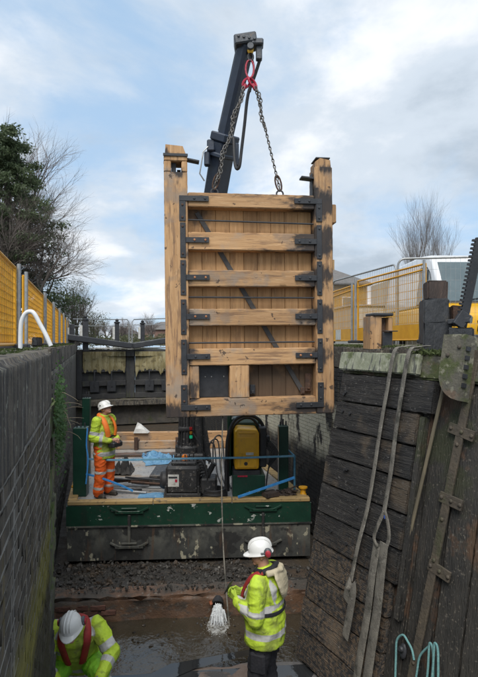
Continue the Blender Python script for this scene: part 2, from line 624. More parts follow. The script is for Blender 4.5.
m_apron = mat('wet_gravelly_concrete', (.15, .145, .14), (.10, .095, .092), (.23, .21, .195), rough=.55, rough2=.8, scale=9, bump=.6, bscale=60, layers=[
    dict(scale=1.3, lo=.54, hi=.64, col=(.22, .145, .105), amt=.6), dict(scale=40, lo=.62, hi=.68, col=(.26, .24, .22), amt=.7),
    dict(scale=1.5, lo=.50, hi=.57, col=(.06, .06, .06), amt=.9, rough=.03)])
m_sill = mat('stained_sill_concrete', (.14, .078, .046), (.085, .054, .037), (.19, .105, .058), rough=.5, rough2=.8, scale=3.0, bump=.6, bscale=24, layers=[
    dict(scale=2.5, stretch=(1, 1, 2.5), lo=.52, hi=.62, col=(.06, .054, .047), amt=.8), dict(scale=15, lo=.60, hi=.66, col=(.2, .18, .15), amt=.7),
    dict(scale=3, lo=.45, hi=.6, col=(.055, .048, .04), amt=.9, up=1)])
m_redbrick = mat('red_brick', (.13, .06, .042), (.09, .045, .034), rough=.7, scale=12, bump=.4, rnd=.25)
m_oldwood = mat('tarred_old_timber', (.024, .024, .025), (.044, .041, .038), (.075, .066, .056), rough=.36, rough2=.7, scale=4, stretch=(.45, 3, 5), bump=.9, bscale=13, bstretch=(.6, 5, 9), rnd=.22, bdist=.03, layers=[
    dict(scale=1.1, lo=.53, hi=.63, col=(.15, .115, .08), amt=.75),
    dict(z=(-1.9, -2.7, .9), scale=22, lo=.44, hi=.58, col=(.14, .10, .066), amt=.85),
    dict(scale=6, stretch=(.4, 4, 7), lo=.57, hi=.63, col=(.010, .010, .011), amt=.9),
    dict(scale=30, lo=.61, hi=.66, col=(.2, .19, .175), amt=.6)])
m_oldwood_v = mat('tarred_upright_timber', (.026, .025, .023), (.040, .036, .030), (.058, .048, .038), rough=.5, rough2=.8, scale=3.4, stretch=(3, 3, .5), bump=.8, bscale=14, bstretch=(6, 6, .7), rnd=.15, bdist=.03, layers=[
    dict(scale=1.6, lo=.57, hi=.63, col=(.115, .062, .034), amt=.7), dict(scale=2.6, lo=.48, hi=.60, col=(.036, .042, .016), amt=.85, z=(-1.9, -.9, .6)),
    dict(scale=34, lo=.58, hi=.65, col=(.17, .15, .12), amt=.6)])
m_mossywood = mat('mossy_timber', (.13, .12, .09), (.085, .08, .065), rough=.9, scale=5, bump=.6, bscale=25, layers=[
    dict(scale=3.5, lo=.48, hi=.60, col=(.062, .078, .022), amt=.85), dict(scale=9, lo=.56, hi=.64, col=(.25, .24, .18), amt=.75), dict(scale=2.2, lo=.55, hi=.62, col=(.14, .085, .055), amt=.6)])
m_lichenboard = mat('lichened_top_board', (.30, .31, .235), (.20, .215, .145), (.40, .40, .32), rough=.9, scale=5, stretch=(1.3, 1.3, .7), bump=.5, bscale=30, layers=[
    dict(scale=5, stretch=(2.5, 2.5, .5), lo=.52, hi=.62, col=(.05, .052, .055), amt=.85), dict(scale=4, lo=.54, hi=.64, col=(.075, .095, .03), amt=.8)])
m_plateiron = mat('weathered_flat_iron', (.085, .068, .048), (.058, .048, .037), (.12, .095, .066), rough=.75, scale=7, bump=.5, bscale=35, layers=[dict(scale=3, lo=.5, hi=.65, col=(.045, .05, .022), amt=.7)])
m_webbing = mat('dirty_lifting_webbing', (.20, .185, .155), (.12, .11, .095), (.27, .255, .22), rough=.9, scale=7, bump=.5, bscale=70, layers=[dict(scale=5, lo=.52, hi=.64, col=(.045, .045, .036), amt=.85)])
m_bamboo = mat('bare_timber_pole', (.15, .125, .08), (.09, .077, .052), rough=.7, scale=6, stretch=(4, 4, .5), bump=.2)
m_leaf = mat('ivy_leaf', (.075, .16, .035), (.05, .115, .026), rough=.5, scale=9, rnd=.3, bump=0, leaf=.35)
m_leafdry = mat('dry_stem', (.24, .20, .14), (.16, .13, .09), rough=.9, scale=20, bump=0)


def water_mat(name, col, rough, bump, bscale):
    return mat(name, col, tuple(x * .7 for x in col), rough=rough, scale=1.4, bump=bump, bscale=bscale, bdist=.02, spec=.6)


m_water = water_mat('murky_water', (.050, .040, .026), .07, .8, 6)
m_water_c = water_mat('canal_water', (.03, .035, .03), .03, .15, 3)

# ------------------------------------------------------------------ ground and water
FLOOR = -3.93


def quad(name, pts, m, kind='structure'):
    b = MB()
    b.add(pts, [tuple(range(len(pts)))])
    o = b.obj(name, m)
    tag(o, kind=kind)
    return o


quad('ground', [L(-700, -60, -.035), L(-2.77, -60, -.035), L(-2.77, -4.31, -.035), L(-3.0, -4.30, -.035), L(-3.0, 17.2, -.035), L(-7, 19, -.25), L(-7, 900, -.25), L(-700, 900, -.25)], m_ground)
g = MB()
us = [3.0, 3.6, 4.5, 5.5, 7, 9, 14, 40, 700]
gz = [-.05, .02, -.02, -.2, -.42, -.46, -.47, -.47, -.47]
vsx = [-60, -8, -4, -2, 0, 2, 4, 6, 9, 12, 17.2, 19, 60, 900]
vv = [[L(u, v, z + random.uniform(-.015, .015)) for u, z in zip(us, gz)] for v in vsx]
for j, row in enumerate(vv):
    if vsx[j] > 18:
        row[0] = L(5.0, vsx[j], -.3)
        row[1] = L(5.4, vsx[j], -.25)
        row[2] = L(6.0, vsx[j], -.25)
n_ = len(us)
g.add([p for row in vv for p in row], [(j * n_ + i, j * n_ + i + 1, (j + 1) * n_ + i + 1, (j + 1) * n_ + i) for j in range(len(vsx) - 1) for i in range(n_ - 1)])
tag(g.obj('bank', m_ground), kind='structure')
quad('canal_water', [L(-7.0, 16.4, -.62), L(5.0, 16.4, -.62), L(5.0, 300, -.62), L(-7.0, 300, -.62)], m_water_c)
quad('lock_floor', [L(-9, -16, FLOOR), L(6, -16, FLOOR), L(6, 17, FLOOR), L(-9, 17, FLOOR)], m_mud)


def terrain(name, x0, x1, y0, y1, step, fz, m, kind='structure'):
    nx, ny = int((x1 - x0) / step) + 1, int((y1 - y0) / step) + 1
    b = MB()
    vs = [(x0 + i * step, y0 + j * step, fz(x0 + i * step, y0 + j * step)) for j in range(ny) for i in range(nx)]
    b.add(vs, [(j * nx + i, j * nx + i + 1, (j + 1) * nx + i + 1, (j + 1) * nx + i) for j in range(ny - 1) for i in range(nx - 1)])
    o = b.obj(name, m, smooth=60)
    return tag(o, kind=kind)


from mathutils import noise as mnoise


def fbm(x, y, s, o=0.0):
    return mnoise.fractal(V((x * s, y * s, o)), 1.0, 2.0, 4)


APY = lambda x: 5.98 + .115 * (x + 1.0)          # far edge of the apron where the men stand
terrain('mud', -3.6, 3.2, 5.5, 7.55, .045, lambda x, y: -3.872 + .022 * fbm(x, y, 1.6) + .020 * fbm(x, y, 6, 3.) + .012 * fbm(x, y, 17, 5.), m_mud)
quad('water', [(-3.6, 5.5, -3.842), (3.2, 5.5, -3.842), (3.2, 7.6, -3.842), (-3.6, 7.6, -3.842)], m_water)
ap = MB()
nx_ = 60
row0, row1, row2 = [], [], []
vs_, fs_ = [], []
ys_ = [-2.0, 1.0, 3.0] + [3.6 + i * .12 for i in range(22)]
for i in range(nx_ + 1):
    x = -3.6 + 6.8 * i / nx_
    ye = APY(x) + .04 * fbm(x, 0, 2.2) + .02 * fbm(x, 2, 9)
    for k, y in enumerate(ys_):
        yy = -2 + (y + 2) / (ys_[-1] + 2) * (ye + 2)
        vs_.append((x, yy, -3.70 + .010 * fbm(x, yy, 3) + .006 * fbm(x, yy, 12, 2) - (.02 if k == len(ys_) - 1 else 0)))
    vs_.append((x, ye + .02, -3.9))
k_ = len(ys_) + 1
for i in range(nx_):
    for k in range(k_ - 1):
        a = i * k_ + k
        fs_.append((a, a + k_, a + k_ + 1, a + 1))
ap.add(vs_, fs_)
tag(ap.obj('apron', m_apron, smooth=50), kind='structure')

# ------------------------------------------------------------------ the near lock wall, brick by brick
nw = thing('near_lock_wall', 'dark streaked brick lock wall with stone coping and mossy corner, closest to the camera', 'wall', L(-2.18, -4.37), PHI)
cb = MB()
cb.box((-.6045, -5.41, -2.15), (1.2, 9.3, 3.46))
cb.obj('core', m_mortar, nw)
ey = -.75
rs = random.Random(3)
for ln in (1.72, 1.2, 1.2, 1.2, 1.2, 1.2):
    b = MB()
    b.gbox((-.62, ey - ln + .012, -.425), (.012 + rs.uniform(-.006, .006), ey, 0.0 + rs.uniform(-.004, .004)), step=.05, b=.03, jit=.0025, seed=rs.randint(0, 999))
    b.obj('coping_stone', m_coping, nw, smooth=80)
    ey -= ln
bk = [MB() for _ in range(4)]
for i, b in enumerate(bk):
    b.gbox((-.05, -.1095, -.0335), (.05, .1095, .0335), step=(.1, .07, .065), b=.006, jit=.003, seed=i)
bkm = []
for b in bk:
    me = b.mesh('brick')
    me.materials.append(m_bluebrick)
    bkm.append(me)
nb = 0
rest = MB()
for r_ in range(46):
    z = -.425 - .0425 - r_ * .075
    for c_ in range(15):
        y = -.87 - c_ * .225 - (.1125 if r_ % 2 else 0)
        x = -.05 + rs.uniform(-.001, .002)
        if r_ < 20 and c_ < 14:
            o = link('brick', bkm[rs.randrange(4)], nw, (x, y, z), (rs.uniform(-.006, .006), 0, rs.uniform(-.002, .002)))
            nb += 1
        elif r_ >= 20:
            rest.box((x, y, z), (.1, .221, .066), b=.004)
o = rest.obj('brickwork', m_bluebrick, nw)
tag(o, kind='stuff')
z = -.43
k = 0
while z > -3.8:
    h = rs.choice((.3, .225, .225))
    b = MB()
    e = rs.uniform(-.01, .012)
    b.gbox((-.4, -.745, z - h + .008), (-.012 + e, .06 + rs.uniform(-.03, .03), z), step=(.1, .06, .06), b=.03, jit=.014, seed=int(-z * 100))
    b.obj('quoin', m_quoin, nw, smooth=60)
    z -= h

# ivy and dry stems on the corner
iv = thing('ivy', 'green ivy clump growing on the mossy corner of the near brick wall', 'ivy', L(-2.175, -4.62, -.62), PHI)
b = MB()
for i in range(1500):
    z = rs.gauss(-.05, .17)
    w = .10 * (1.2 - abs(z))
    p = V((.012 + abs(rs.gauss(0, .03)), rs.gauss(.0, .17) - z * .3, z + .05))
    s_ = rs.uniform(.008, .020)
    q = Quaternion((rs.gauss(0, 1), rs.gauss(0, 1), rs.gauss(0, 1)), rs.uniform(0, .9)) @ V((0, 0, 1))
    n = V((1, -.9, .5)) + V((rs.gauss(0, .5), rs.gauss(0, .5), rs.gauss(0, .5)))
    t = n.orthogonal().normalized()
    t.rotate(Quaternion(n.normalized(), rs.uniform(0, 6.28)))
    u = n.normalized().cross(t)
    b.add([p - t * s_, p + u * s_ * .7 - t * .2 * s_, p + u * s_ * .45 + t * s_ * .3, p + t * s_ * 1.1, p - u * s_ * .45 + t * s_ * .3, p - u * s_ * .7 - t * .2 * s_], [(0, 1, 2, 3, 4, 5)])
b.obj('leaves', m_leaf, iv)
b = MB()
for i in range(9):
    p = V((.03, .03, rs.uniform(-.3, .3)))
    pts = [p]
    d = V((rs.uniform(.2, 1), rs.uniform(-.6, .2), rs.uniform(-.4, .9))).normalized()
    for j in range(5):
        d = (d + V((rs.gauss(0, .25), rs.gauss(0, .25), -.18))).normalized()
        pts.append(pts[-1] + d * rs.uniform(.03, .06))
    b.tube(pts, [.004 - .0006 * j for j in range(6)], 4)
tag(b.obj('stems', m_leafdry, iv), kind='stuff')

# ------------------------------------------------------------------ chamber walls
def chamber_wall(name, label, u, sgn, v0, v1, m, cop, bricks):
    t = thing(name, label, 'wall', L(u, v0), PHI)
    ln = v1 - v0
    b = MB()
    x0, x1 = (.012 * sgn, .75 * sgn)
    b.box(((x0 + x1) / 2, ln / 2, -2.17), (abs(x1 - x0), ln, 3.46))
    b.obj('core', m, t)
    b = MB()
    r_ = 0
    z = -.46
    while z > -3.85:
        y = (.1125 if r_ % 2 else 0.0) + .12
        while y < bricks:
            b.box((sgn * (.05 - rs.uniform(0, .008)), y, z), (.1, .214, .066))
            y += .225
        z -= .075
        r_ += 1
    tag(b.obj('brickwork', m, t), kind='stuff')
    y = 0
    while y < ln:
        l = min(rs.uniform(.8, 1.15), ln - y)
        b = MB()
        b.gbox((min(-.01 * sgn, .62 * sgn), y, -.43), (max(-.01 * sgn, .62 * sgn), y + l - .012, -.03 + rs.uniform(-.02, .01)), step=.2, b=.03, jit=.014, seed=int(y * 97))
        b.obj('coping_stone', cop, t, smooth=60)
        y += l
    return t


chamber_wall('chamber_wall', 'old dark chamber wall with pale mortar top, behind the green corner post', -2.5, -1, -.15, 18.0, m_chamber_l, m_coping, 10)
chamber_wall('chamber_wall', 'black brick chamber wall with pale lime crust, behind the hanging gate', 2.5, 1, -7.0, 18.0, m_chamber, m_coping, 19)

# the sill with rubble behind it
sl = thing('sill', 'low rust-brown concrete sill crossing the drained lock below the pontoon', 'sill', (0, 7.42, 0), math.atan2(.45, 5.5))
b = MB()
b.gbox((-3.5, 0, -3.95), (2.9, .42, -3.515), step=(.11, .1, .09), b=.05, jit=.035, seed=5)
sb = b.obj('concrete', m_sill, sl, smooth=55)
for v in sb.data.vertices:
    n = fbm(v.co.x * 1.0, v.co.z * 2.0, 1.3, 9.)
    if v.co.y < .05:
        v.co.y += .05 * n - .02
    v.co.z += .02 * fbm(v.co.x, v.co.y, 1.0, 4.) if v.co.z > -3.6 else 0
for i in range(7):
    o = MB()
    o.gbox((-.105, -.05, -.032), (.105, .05, .032), step=.07, b=.008, jit=.006, seed=i)
    o.obj('brick', m_redbrick, sl, loc=(-2.55 + (i % 4) * .24 + (.1 if i > 3 else 0), .005 + rs.uniform(0, .02), -3.72 if i < 4 else -3.645))

m_rock = mat('dark_rubble', (.046, .041, .035), (.026, .024, .022), (.08, .07, .056), rough=.45, rough2=.8, scale=3.0, bump=.5, bscale=30, layers=[dict(scale=6, lo=.60, hi=.65, col=(.24, .225, .195), amt=.7), dict(scale=1.5, lo=.52, hi=.62, col=(.075, .048, .028), amt=.7)])


def rock(b, p, s, rd):
    q = Quaternion((rd.gauss(0, 1), rd.gauss(0, 1), rd.gauss(0, 1), rd.gauss(0, 1)))
    q.normalize()
    base = [V(x) for x in ((1, 0, 0), (-1, 0, 0), (0, 1, 0), (0, -1, 0), (0, 0, 1), (0, 0, -1), (.62, .62, .5), (-.6, .6, -.55), (.6, -.6, -.5), (-.6, -.62, .55))]
    sc = V((rd.uniform(.6, 1.3), rd.uniform(.5, 1), rd.uniform(.35, .8)))
    bm = bmesh.new()
    for x in base:
        y = V((x.x * sc.x, x.y * sc.y, x.z * sc.z)) * (s * rd.uniform(.75, 1.15))
        bm.verts.new(q @ y + p)
    bmesh.ops.convex_hull(bm, input=bm.verts)
    bm.verts.index_update()
    b.add([v.co.copy() for v in bm.verts], [tuple(v.index for v in f.verts) for f in bm.faces])
    bm.free()


def rub_z(x, y):
    t = min(1, max(0, (y - 7.85) / 1.5))
    if y < 7.85:
        return -3.50 - .08 * max(0, (y - 7.5) / .35) + .02 * fbm(x, y, 3, 2.)
    return -3.58 - .34 * t + .05 * fbm(x, y, 1.2, 2.) + .03 * fbm(x, y, 4, 5.) + .10 * math.exp(-((x + 1.2) / 1.3) ** 2) * t * (1 - t) * 2


terrain('rubble_bed', -3.4, 2.2, 7.7, 9.9, .06, lambda x, y: rub_z(x, y) - .02, m_rock, 'stuff')
b = MB()
for i in range(3600):
    x = rs.uniform(-3.15, 2.0) if rs.random() < .4 else rs.uniform(-3.15, .1)
    y = rs.uniform(7.53 + .082 * x, 9.6)
    s = .008 + .04 * rs.random() ** 5
    rock(b, V((x, y, rub_z(x, y) + s * .25)), s, rs)
for i in range(350):
    x, y = rs.uniform(-2.9, 2.2), rs.uniform(6.4, 7.4)
    s = .008 + .03 * rs.random() ** 4
    rock(b, V((x, y, -3.845 + s * .2)), s, rs)
tag(b.obj('rubble', m_rock), kind='stuff')
for i in range(24):
    bb = MB()
    s = rs.uniform(.045, .085)
    x, y = rs.uniform(-3.0, .2) if i < 36 else rs.uniform(.2, 1.7), rs.uniform(7.85, 9.3)
    rock(bb, V((0, 0, 0)), s, rs)
    o = bb.obj('rubble_stone', m_rock, None, loc=(x, y, rub_z(x, y) + s * .3))
    tag(o, 'angular dark stone lying in the rubble under the pontoon bow', 'stone', 'loose stones in the rubble behind the sill')
b = MB()
for i in range(34):
    x, y = rs.uniform(-3.0, .6), rs.uniform(7.8, 9.3)
    p = V((x, y, rub_z(x, y) + .03))
    d = V((rs.gauss(0, 1), rs.gauss(0, .6), rs.gauss(0, .22))).normalized() * rs.uniform(.04, .13)
    b.tube([p - d, p + V((0, 0, rs.uniform(0, .03))), p + d], [.004, .007, .003], 5)
tag(b.obj('twigs', m_rock), kind='stuff')

# ------------------------------------------------------------------ drain pipe and the water gushing from it
m_orange_pl = mat('orange_drain_plastic', (.46, .13, .045), (.36, .10, .04), rough=.45, scale=8, bump=.1, layers=[dict(scale=6, lo=.5, hi=.65, col=(.10, .06, .04), amt=.8)])
m_splash = mat('foaming_water', (.95, .97, .98), (.86, .90, .92), rough=.08, scale=9, stretch=(3, 3, .6), bump=.9, bscale=16, trans=.38)
pc = V((-.30, 7.33, -3.635))
dp = thing('drain_pipe', 'broken orange drain pipe through the sill pouring water', 'pipe', pc)
b = MB()
ring = []
n = 20
for k, (r0, y) in enumerate(((.08, .3), (.08, -.005), (.066, -.005), (.066, .3))):
    for j in range(n):
        a = 2 * math.pi * j / n
        ring.append(V((r0 * math.cos(a), y - (.05 * max(0, math.sin(a)) if k in (1, 2) else 0), r0 * math.sin(a))))
b.add(ring, [(k * n + j, k * n + (j + 1) % n, (k + 1) * n + (j + 1) % n, (k + 1) * n + j) for k in range(3) for j in range(n)])
b.obj('pipe_barrel', m_hose, dp, smooth=50, fix=True)
b = MB()
b.gbox((-.09, -.03, .085), (-.04, .05, .10), step=.03, b=.006, jit=.008, seed=2)
pb = b.obj('broken_collar', m_orange_pl, dp, smooth=50)
pb.rotation_euler = (.3, -.55, .3)
# shallow puddles standing on the uneven apron
m_puddle = water_mat('still_puddle', (.03, .032, .034), .02, .04, 6)
quad('puddle_water', [(-3.5, 4.6, -3.699), (3.1, 4.6, -3.699), (3.1, 6.3, -3.699), (-3.5, 5.65, -3.699)], m_puddle)
FLP = lambda x, y: P(x, y, (CZ + 3.692) * F / (y - HY)) 
quad('ledge_puddle', [FLP(140, 679), FLP(170, 664), FLP(257, 648), FLP(252, 654.5), FLP(196, 668), FLP(160, 684)], m_puddle)

# ------------------------------------------------------------------ the new gate hanging from the crane
GW = 2.72
ng = thing('new_lock_gate', 'new pale oak lock gate with black iron straps hanging from the crane chains', 'lock gate', (-1.14, 8.13, -1.13))
ng.rotation_euler = (0, R(-.55), R(7.2))
stains = [(2.50, 3.42, .62, .30, 1.25), (2.45, 2.80, .5, .34, 1.25), (2.45, 2.2, .42, .26, 1.1), (2.47, 1.6, .40, .24, 1.0), (2.48, .95, .30, .22, .85), (2.25, .10, .75, .14, .95),
          (.10, .02, .45, .28, 1.0), (2.62, 4.0, .14, .16, .95), (2.6, .0, .3, .2, .9), (.36, 1.02, .18, .40, .80), (.40, .35, .16, .4, .75), (.2, 3.86, .2, .12, .8), (.5, 3.46, .4, .1, .55),
          (.32, 2.3, .15, .5, .6), (.33, 1.65, .13, .4, .65), (1.9, 2.62, .8, .10, .55), (.1, 4.15, .3, .05, .8), (1.55, 3.53, .9, .05, .6)]


def stain(co, dx=0, dz=0):
    s = 0
    for (x, z, rx, rz, a) in stains:
        d = math.hypot((co.x + dx - x) / rx, (co.z + dz - z) / rz)
        s = max(s, a * (1.15 - d))
    return max(0, s)


def timber(name, lo, hi, m, parent, seed, step=.05, b=.014, jit=.004):
    o = MB()
    o.gbox(lo, hi, step=step, b=b, jit=jit, seed=seed)
    ob = o.obj(name, m, parent, smooth=50)
    set_attr(ob, 'stain', stain)
    return ob


m_brace = mat('dull_grey_steel', (.075, .072, .07), (.05, .048, .047), rough=.6, scale=9, bump=.2)
m_light_stop = mat('shadow_gap_board', (.20, .12, .06), (.15, .09, .045), rough=.8, bump=0)
# heel post with its mortise, mitre post with its chamfered head
b = MB()
for lo, hi, sd in (((0, 0, 0), (.37, .36, 3.86), 1), ((0, 0, 3.86), (.115, .36, 4.03), 2), ((.275, 0, 3.86), (.37, .36, 4.03), 3), ((0, 0, 4.03), (.37, .36, 4.14), 4)):
    b.gbox(lo, hi, step=.06, b=.012, jit=.004, seed=sd)
b.prism([(.02, 4.14), (.35, 4.14), (.30, 4.27), (.03, 4.29)], .02, .33)
o = b.obj('heel_post', m_oak_z, ng, smooth=45)
set_attr(o, 'stain', stain)
b = MB()
b.gbox((2.42, 0, 0), (GW, .34, 4.02), step=.06, b=.016, jit=.004, seed=9)
b.prism([(2.44, 4.02), (GW - .02, 4.02), (GW - .03, 4.13), (2.52, 4.16), (2.44, 4.10)], .02, .32)
o = b.obj('mitre_post', m_oak_z, ng, smooth=45)
set_attr(o, 'stain', stain)
rails = [(3.32, 3.55), (2.64, 2.925), (2.06, 2.325), (1.44, 1.71), (.81, 1.08), (0, .285)]
for i, (z0, z1) in enumerate(rails):
    timber('rail', (.37, .015, z0), (2.42, .235, z1), m_oak_x, ng, 20 + i)
timber('stile', (.37, .03, .285), (.525, .23, .81), m_oak_z, ng, 31)
timber('stile', (1.01, .02, .285), (1.325, .235, .81), m_oak_z, ng, 32)
bw = 2.05 / 9
for i in range(9):
    b = MB()
    b.gbox((.37 + i * bw + .001, .237 + .003 * (i % 2), .0), (.37 + (i + 1) * bw - .001, .30, 3.5), step=(.12, .1, .12), b=.008, jit=.002, seed=60 + i)
    o = b.obj('plank', m_oak_board, ng, smooth=45)
    set_attr(o, 'stain', lambda c: max(0, 1.5 * (1 - abs(c.x - 1.62) / .55 - max(0, c.z - .65) / .4), 1.3 * (1 - abs(c.x - 2.15) / .6 - max(0, c.z - .55) / .4), .55 if c.z < .5 and c.x < 1.1 else 0, .62 if c.z < .86 and c.x > 1.3 else 0, .9 - 2.0 * math.hypot(c.x - .5, c.z - 3.3)))
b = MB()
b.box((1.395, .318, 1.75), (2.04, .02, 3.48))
b.obj('light_stop_sheet', m_light_stop, ng)  # sheet added behind the planks to stop light leaking through their gaps
b = MB()
b.box((.767, .215, .55), (.48, .03, .522), b=.004)
for x in (.63, .73, .93):
    b.ball((x, .198, .62), .012, 6, m=1)
b.obj('paddle', [m_iron, m_galv], ng)
b = MB()
b.bar((.52, .222, 3.28), (2.26, .222, .32), .075, .018, up=(0, -1, 0), b=.003)
b.obj('diagonal_brace', m_brace, ng)
for z, z2 in ((3.13, 3.10), (1.90, 1.89), (1.17, 1.17)):
    b = MB()
    b.tube([(.36, .10, z), (2.43, .10, z2)], .014, 8)
    b.obj('tie_rod', m_iron, ng, smooth=50)


def strap(pts_v, pts_h, bolts):
    b = MB()
    for (x0, x1, z0, z1) in (pts_v, pts_h):
        b.box(((x0 + x1) / 2, -.006, (z0 + z1) / 2), (x1 - x0, .016, z1 - z0), b=.004)
    o = b.obj('iron_strap', m_iron, ng)
    for (x, z, k) in bolts:
        b = MB()
        b.lathe([(.019, 0), (.019, -.008), (.012, -.013)], 8, c=(x, -.014, z), axis='Y')
        b.obj('bolt', k, o, fix=True)


for i, (z0, z1) in enumerate(rails):
    zc = (z0 + z1) / 2 + .01
    h = .043
    if i == 0:
        vl, vr = (.235, .335, zc - .36, zc - h - .001), (2.44, 2.54, zc - .33, zc - h - .001)
    elif i == 5:
        vl, vr = (.235, .335, zc + h + .001, zc + .36), (2.44, 2.54, zc + h + .001, zc + .36)
    else:
        vl, vr = (.245, .332, zc - .28, zc + .27), (2.445, 2.53, zc - .28, zc + .27)
    hl = (.235 if i in (0, 5) else .333, .70, zc - h, zc + h)
    hr = (2.08, 2.54 if i in (0, 5) else 2.444, zc - h, zc + h)
    cb_ = m_copper if i in (1, 2, 3) else m_iron
    strap(vl, hl, [(.285, vl[2] + .06, m_rust), (.285, vl[3] - .06, m_rust), (.47, zc, cb_), (.64, zc, cb_)])
    cb_ = m_copper if i == 4 else m_iron
    strap(vr, hr, [(2.49, vr[2] + .06, m_iron), (2.49, vr[3] - .06, m_iron), (2.16, zc, cb_), (2.33, zc, cb_)])
b = MB()
b.box((.155, .2, 3.945), (.075, .2, .166))
b.box((.24, .3, 3.92), (.06, .05, .116))
b.obj('mortise_shade', m_iron, ng)  # dark boxes added inside the mortise, standing in for its deep shade
b = MB()
b.bar((.36, .12, 4.09), (.56, .12, 4.055), .14, .028, up=(0, 0, 1), b=.004)
b.box((.185, -.008, 4.12), (.385, .02, .045), b=.004)
b.box((.185, .37, 4.12), (.385, .02, .045), b=.004)
b.obj('collar_band', m_iron, ng)
b = MB()
b.bar((2.21, .10, 3.85), (2.43, .10, 3.83), .16, .03, up=(0, 0, 1), b=.004)
b.box((2.405, .14, 3.72), (.024, .11, .42), b=.004)
b.obj('head_plate', m_iron, ng)
b = MB()
b.box((2.57, .17, 4.165), (.24, .30, .02), b=.004)
b.obj('head_cap', m_iron, ng)
b = MB()
b.gbox((GW + .002, .12, 3.13), (GW + .10, .34, 3.44), step=.06, b=.012, jit=.004, seed=77)
o = b.obj('rubbing_block', m_oak_z, ng, smooth=45)
set_attr(o, 'stain', lambda c: 0)
for (x, z, w, h) in ((1.40, .40, .09, .16), (2.33, .50, .10, .30), (2.24, .36, .07, .12)):
    b = MB()
    b.box((x, .20, z), (w, .05, h), b=.01)
    b.box((x, .165, z - h * .2), (w * .5, .03, h * .3), b=.006)
    b.obj('paddle_fitting', m_rust if x > 2 else m_iron, ng)
NGM = Matrix.Translation(ng.location) @ ng.rotation_euler.to_matrix().to_4x4()
for x in (.80, 1.87):
    b = MB()
    b.tube([V((x + .055 * math.cos(a), .12, 3.585 + .055 * math.sin(a))) for a in [R(-20 + i * 20) for i in range(12)]], .014, 6)
    b.obj('lifting_eye', m_iron, ng, smooth=50)

# ------------------------------------------------------------------ the old gate leaning in its recess
og = thing('old_lock_gate', 'old black planked lock gate leaning out from the bank, lifting webbing over it', 'lock gate', P(346, 352, 6.55))
og.rotation_euler = (R(-10.5), 0, R(-63))
OGM = Matrix.Translation(og.location) @ og.rotation_euler.to_matrix().to_4x4()
OGI = OGM.inverted()


def on_gate(x, y, off=0.0):
    """Where the ray of photo pixel (x, y) meets the old gate's face, off metres in front of it (world)."""
    o = V((0, 0, CZ))
    d = P(x, y, 1.0) - o
    lo, ld = OGI @ o, OGI.to_3x3() @ d
    t = (-off - lo.y) / ld.y
    return o + d * t


def og_part(b, name, m, smooth=45, world=False):
    if world:
        b.v = [tuple(OGI @ V(p)) for p in b.v]
    o = b.obj(name, m, og, smooth=smooth)
    return o


b = MB()
b.gbox((.02, -.10, -.235), (1.30, -.02, -.01), step=.07, b=.015, jit=.004, seed=4)
og_part(b, 'top_board', m_lichenboard)
b = MB()
b.gbox((-.02, -.02, -.27), (2.7, .32, .0), step=.09, b=.025, jit=.012, seed=14)
og_part(b, 'top_rail', m_mossywood)
zz = -.275
offs = [.10, .07, .03, .0, .0, -.01, .01, .0, -.02, .0, .01]
hs = [.34, .335, .345, .34, .345, .335, .345, .34, .345, .34, .345]
for i in range(11):
    h = hs[i] if zz - hs[i] > -3.72 else zz + 3.76
    if h < .1:
        break
    xr = 1.55 if i == 0 else (1.385 if i < 6 else 1.32)
    b = MB()
    b.gbox((offs[i], -.09 + rs.uniform(-.012, .012), zz - h + .005), (xr, .0, zz - .002), step=(.07, .06, .05), b=.010, jit=.007, seed=40 + i)
    og_part(b, 'plank', m_oldwood)
    zz -= h
for (x, z) in ((.20, -.53), (.23, -.50), (.22, -.73), (.36, -.74), (.45, -1.38), (.41, -1.39), (.33, -2.12), (.62, -2.17), (.3, -2.9), (.7, -1.75)):
    b = MB()
    b.lathe([(.02, -.106), (.017, -.08)], 9, c=(x, 0, z), axis='Y')
    og_part(b, 'bolt_hole', m_hose)
b = MB()
b.gbox((.0, .0, -3.76), (1.5, .26, -.275), step=.3, b=.02, jit=.01, seed=90)
og_part(b, 'frame', m_oldwood_v)
b = MB()
b.gbox((1.392, -.075, -2.62), (1.475, .0, -.64), step=.06, b=.012, jit=.008, seed=91)
og_part(b, 'batten', m_oldwood_v)
for i in range(4):
    b = MB()
    b.gbox((1.502 + i * .31, .01 + .012 * (i % 2), -3.8), (1.808 + i * .31, .25, -.275), step=.07, b=.012, jit=.010, seed=100 + i)
    og_part(b, 'heel_board', m_oldwood_v)
b = MB()
b.bar(OGI @ on_gate(447, 372, .05), OGI @ on_gate(404, 560, .05), .036, .03, up=(0, -1, 0), b=.01)
og_part(b, 'pole', m_bamboo)
b = MB()
pv0, pv1 = OGI @ on_gate(477, 350, .02), OGI @ on_gate(409, 690, .02)
b.bar(pv0, pv1, .085, .024, up=(0, -1, 0), b=.004)
fi = og_part(b, 'flat_iron', m_plateiron)
for (xa, ya, xb, yb) in ((449, 427, 474, 437), (440, 496, 462, 506), (429, 564, 450, 578)):
    p, q = OGI @ on_gate(xa, ya, .022), OGI @ on_gate(xb, yb, .022)
    b = MB()
    b.bar(p, q, .10, .024, up=(0, -1, 0), b=.004)
    pl = og_part(b, 'cross_plate', m_plateiron)
    for t in (.12, .55, .95):
        c = p.lerp(q, t)
        b = MB()
        b.ball((c.x, c.y - .016, c.z), (.02, .012, .02), 8)
        b.obj('rivet', m_plateiron, pl, smooth=60)
for t in (.28, .5, .62, .92):
    c = pv0.lerp(pv1, t)
    b = MB()
    b.ball((c.x, c.y - .016, c.z), (.02, .012, .02), 8)
    b.obj('rivet', m_plateiron, fi, smooth=60)
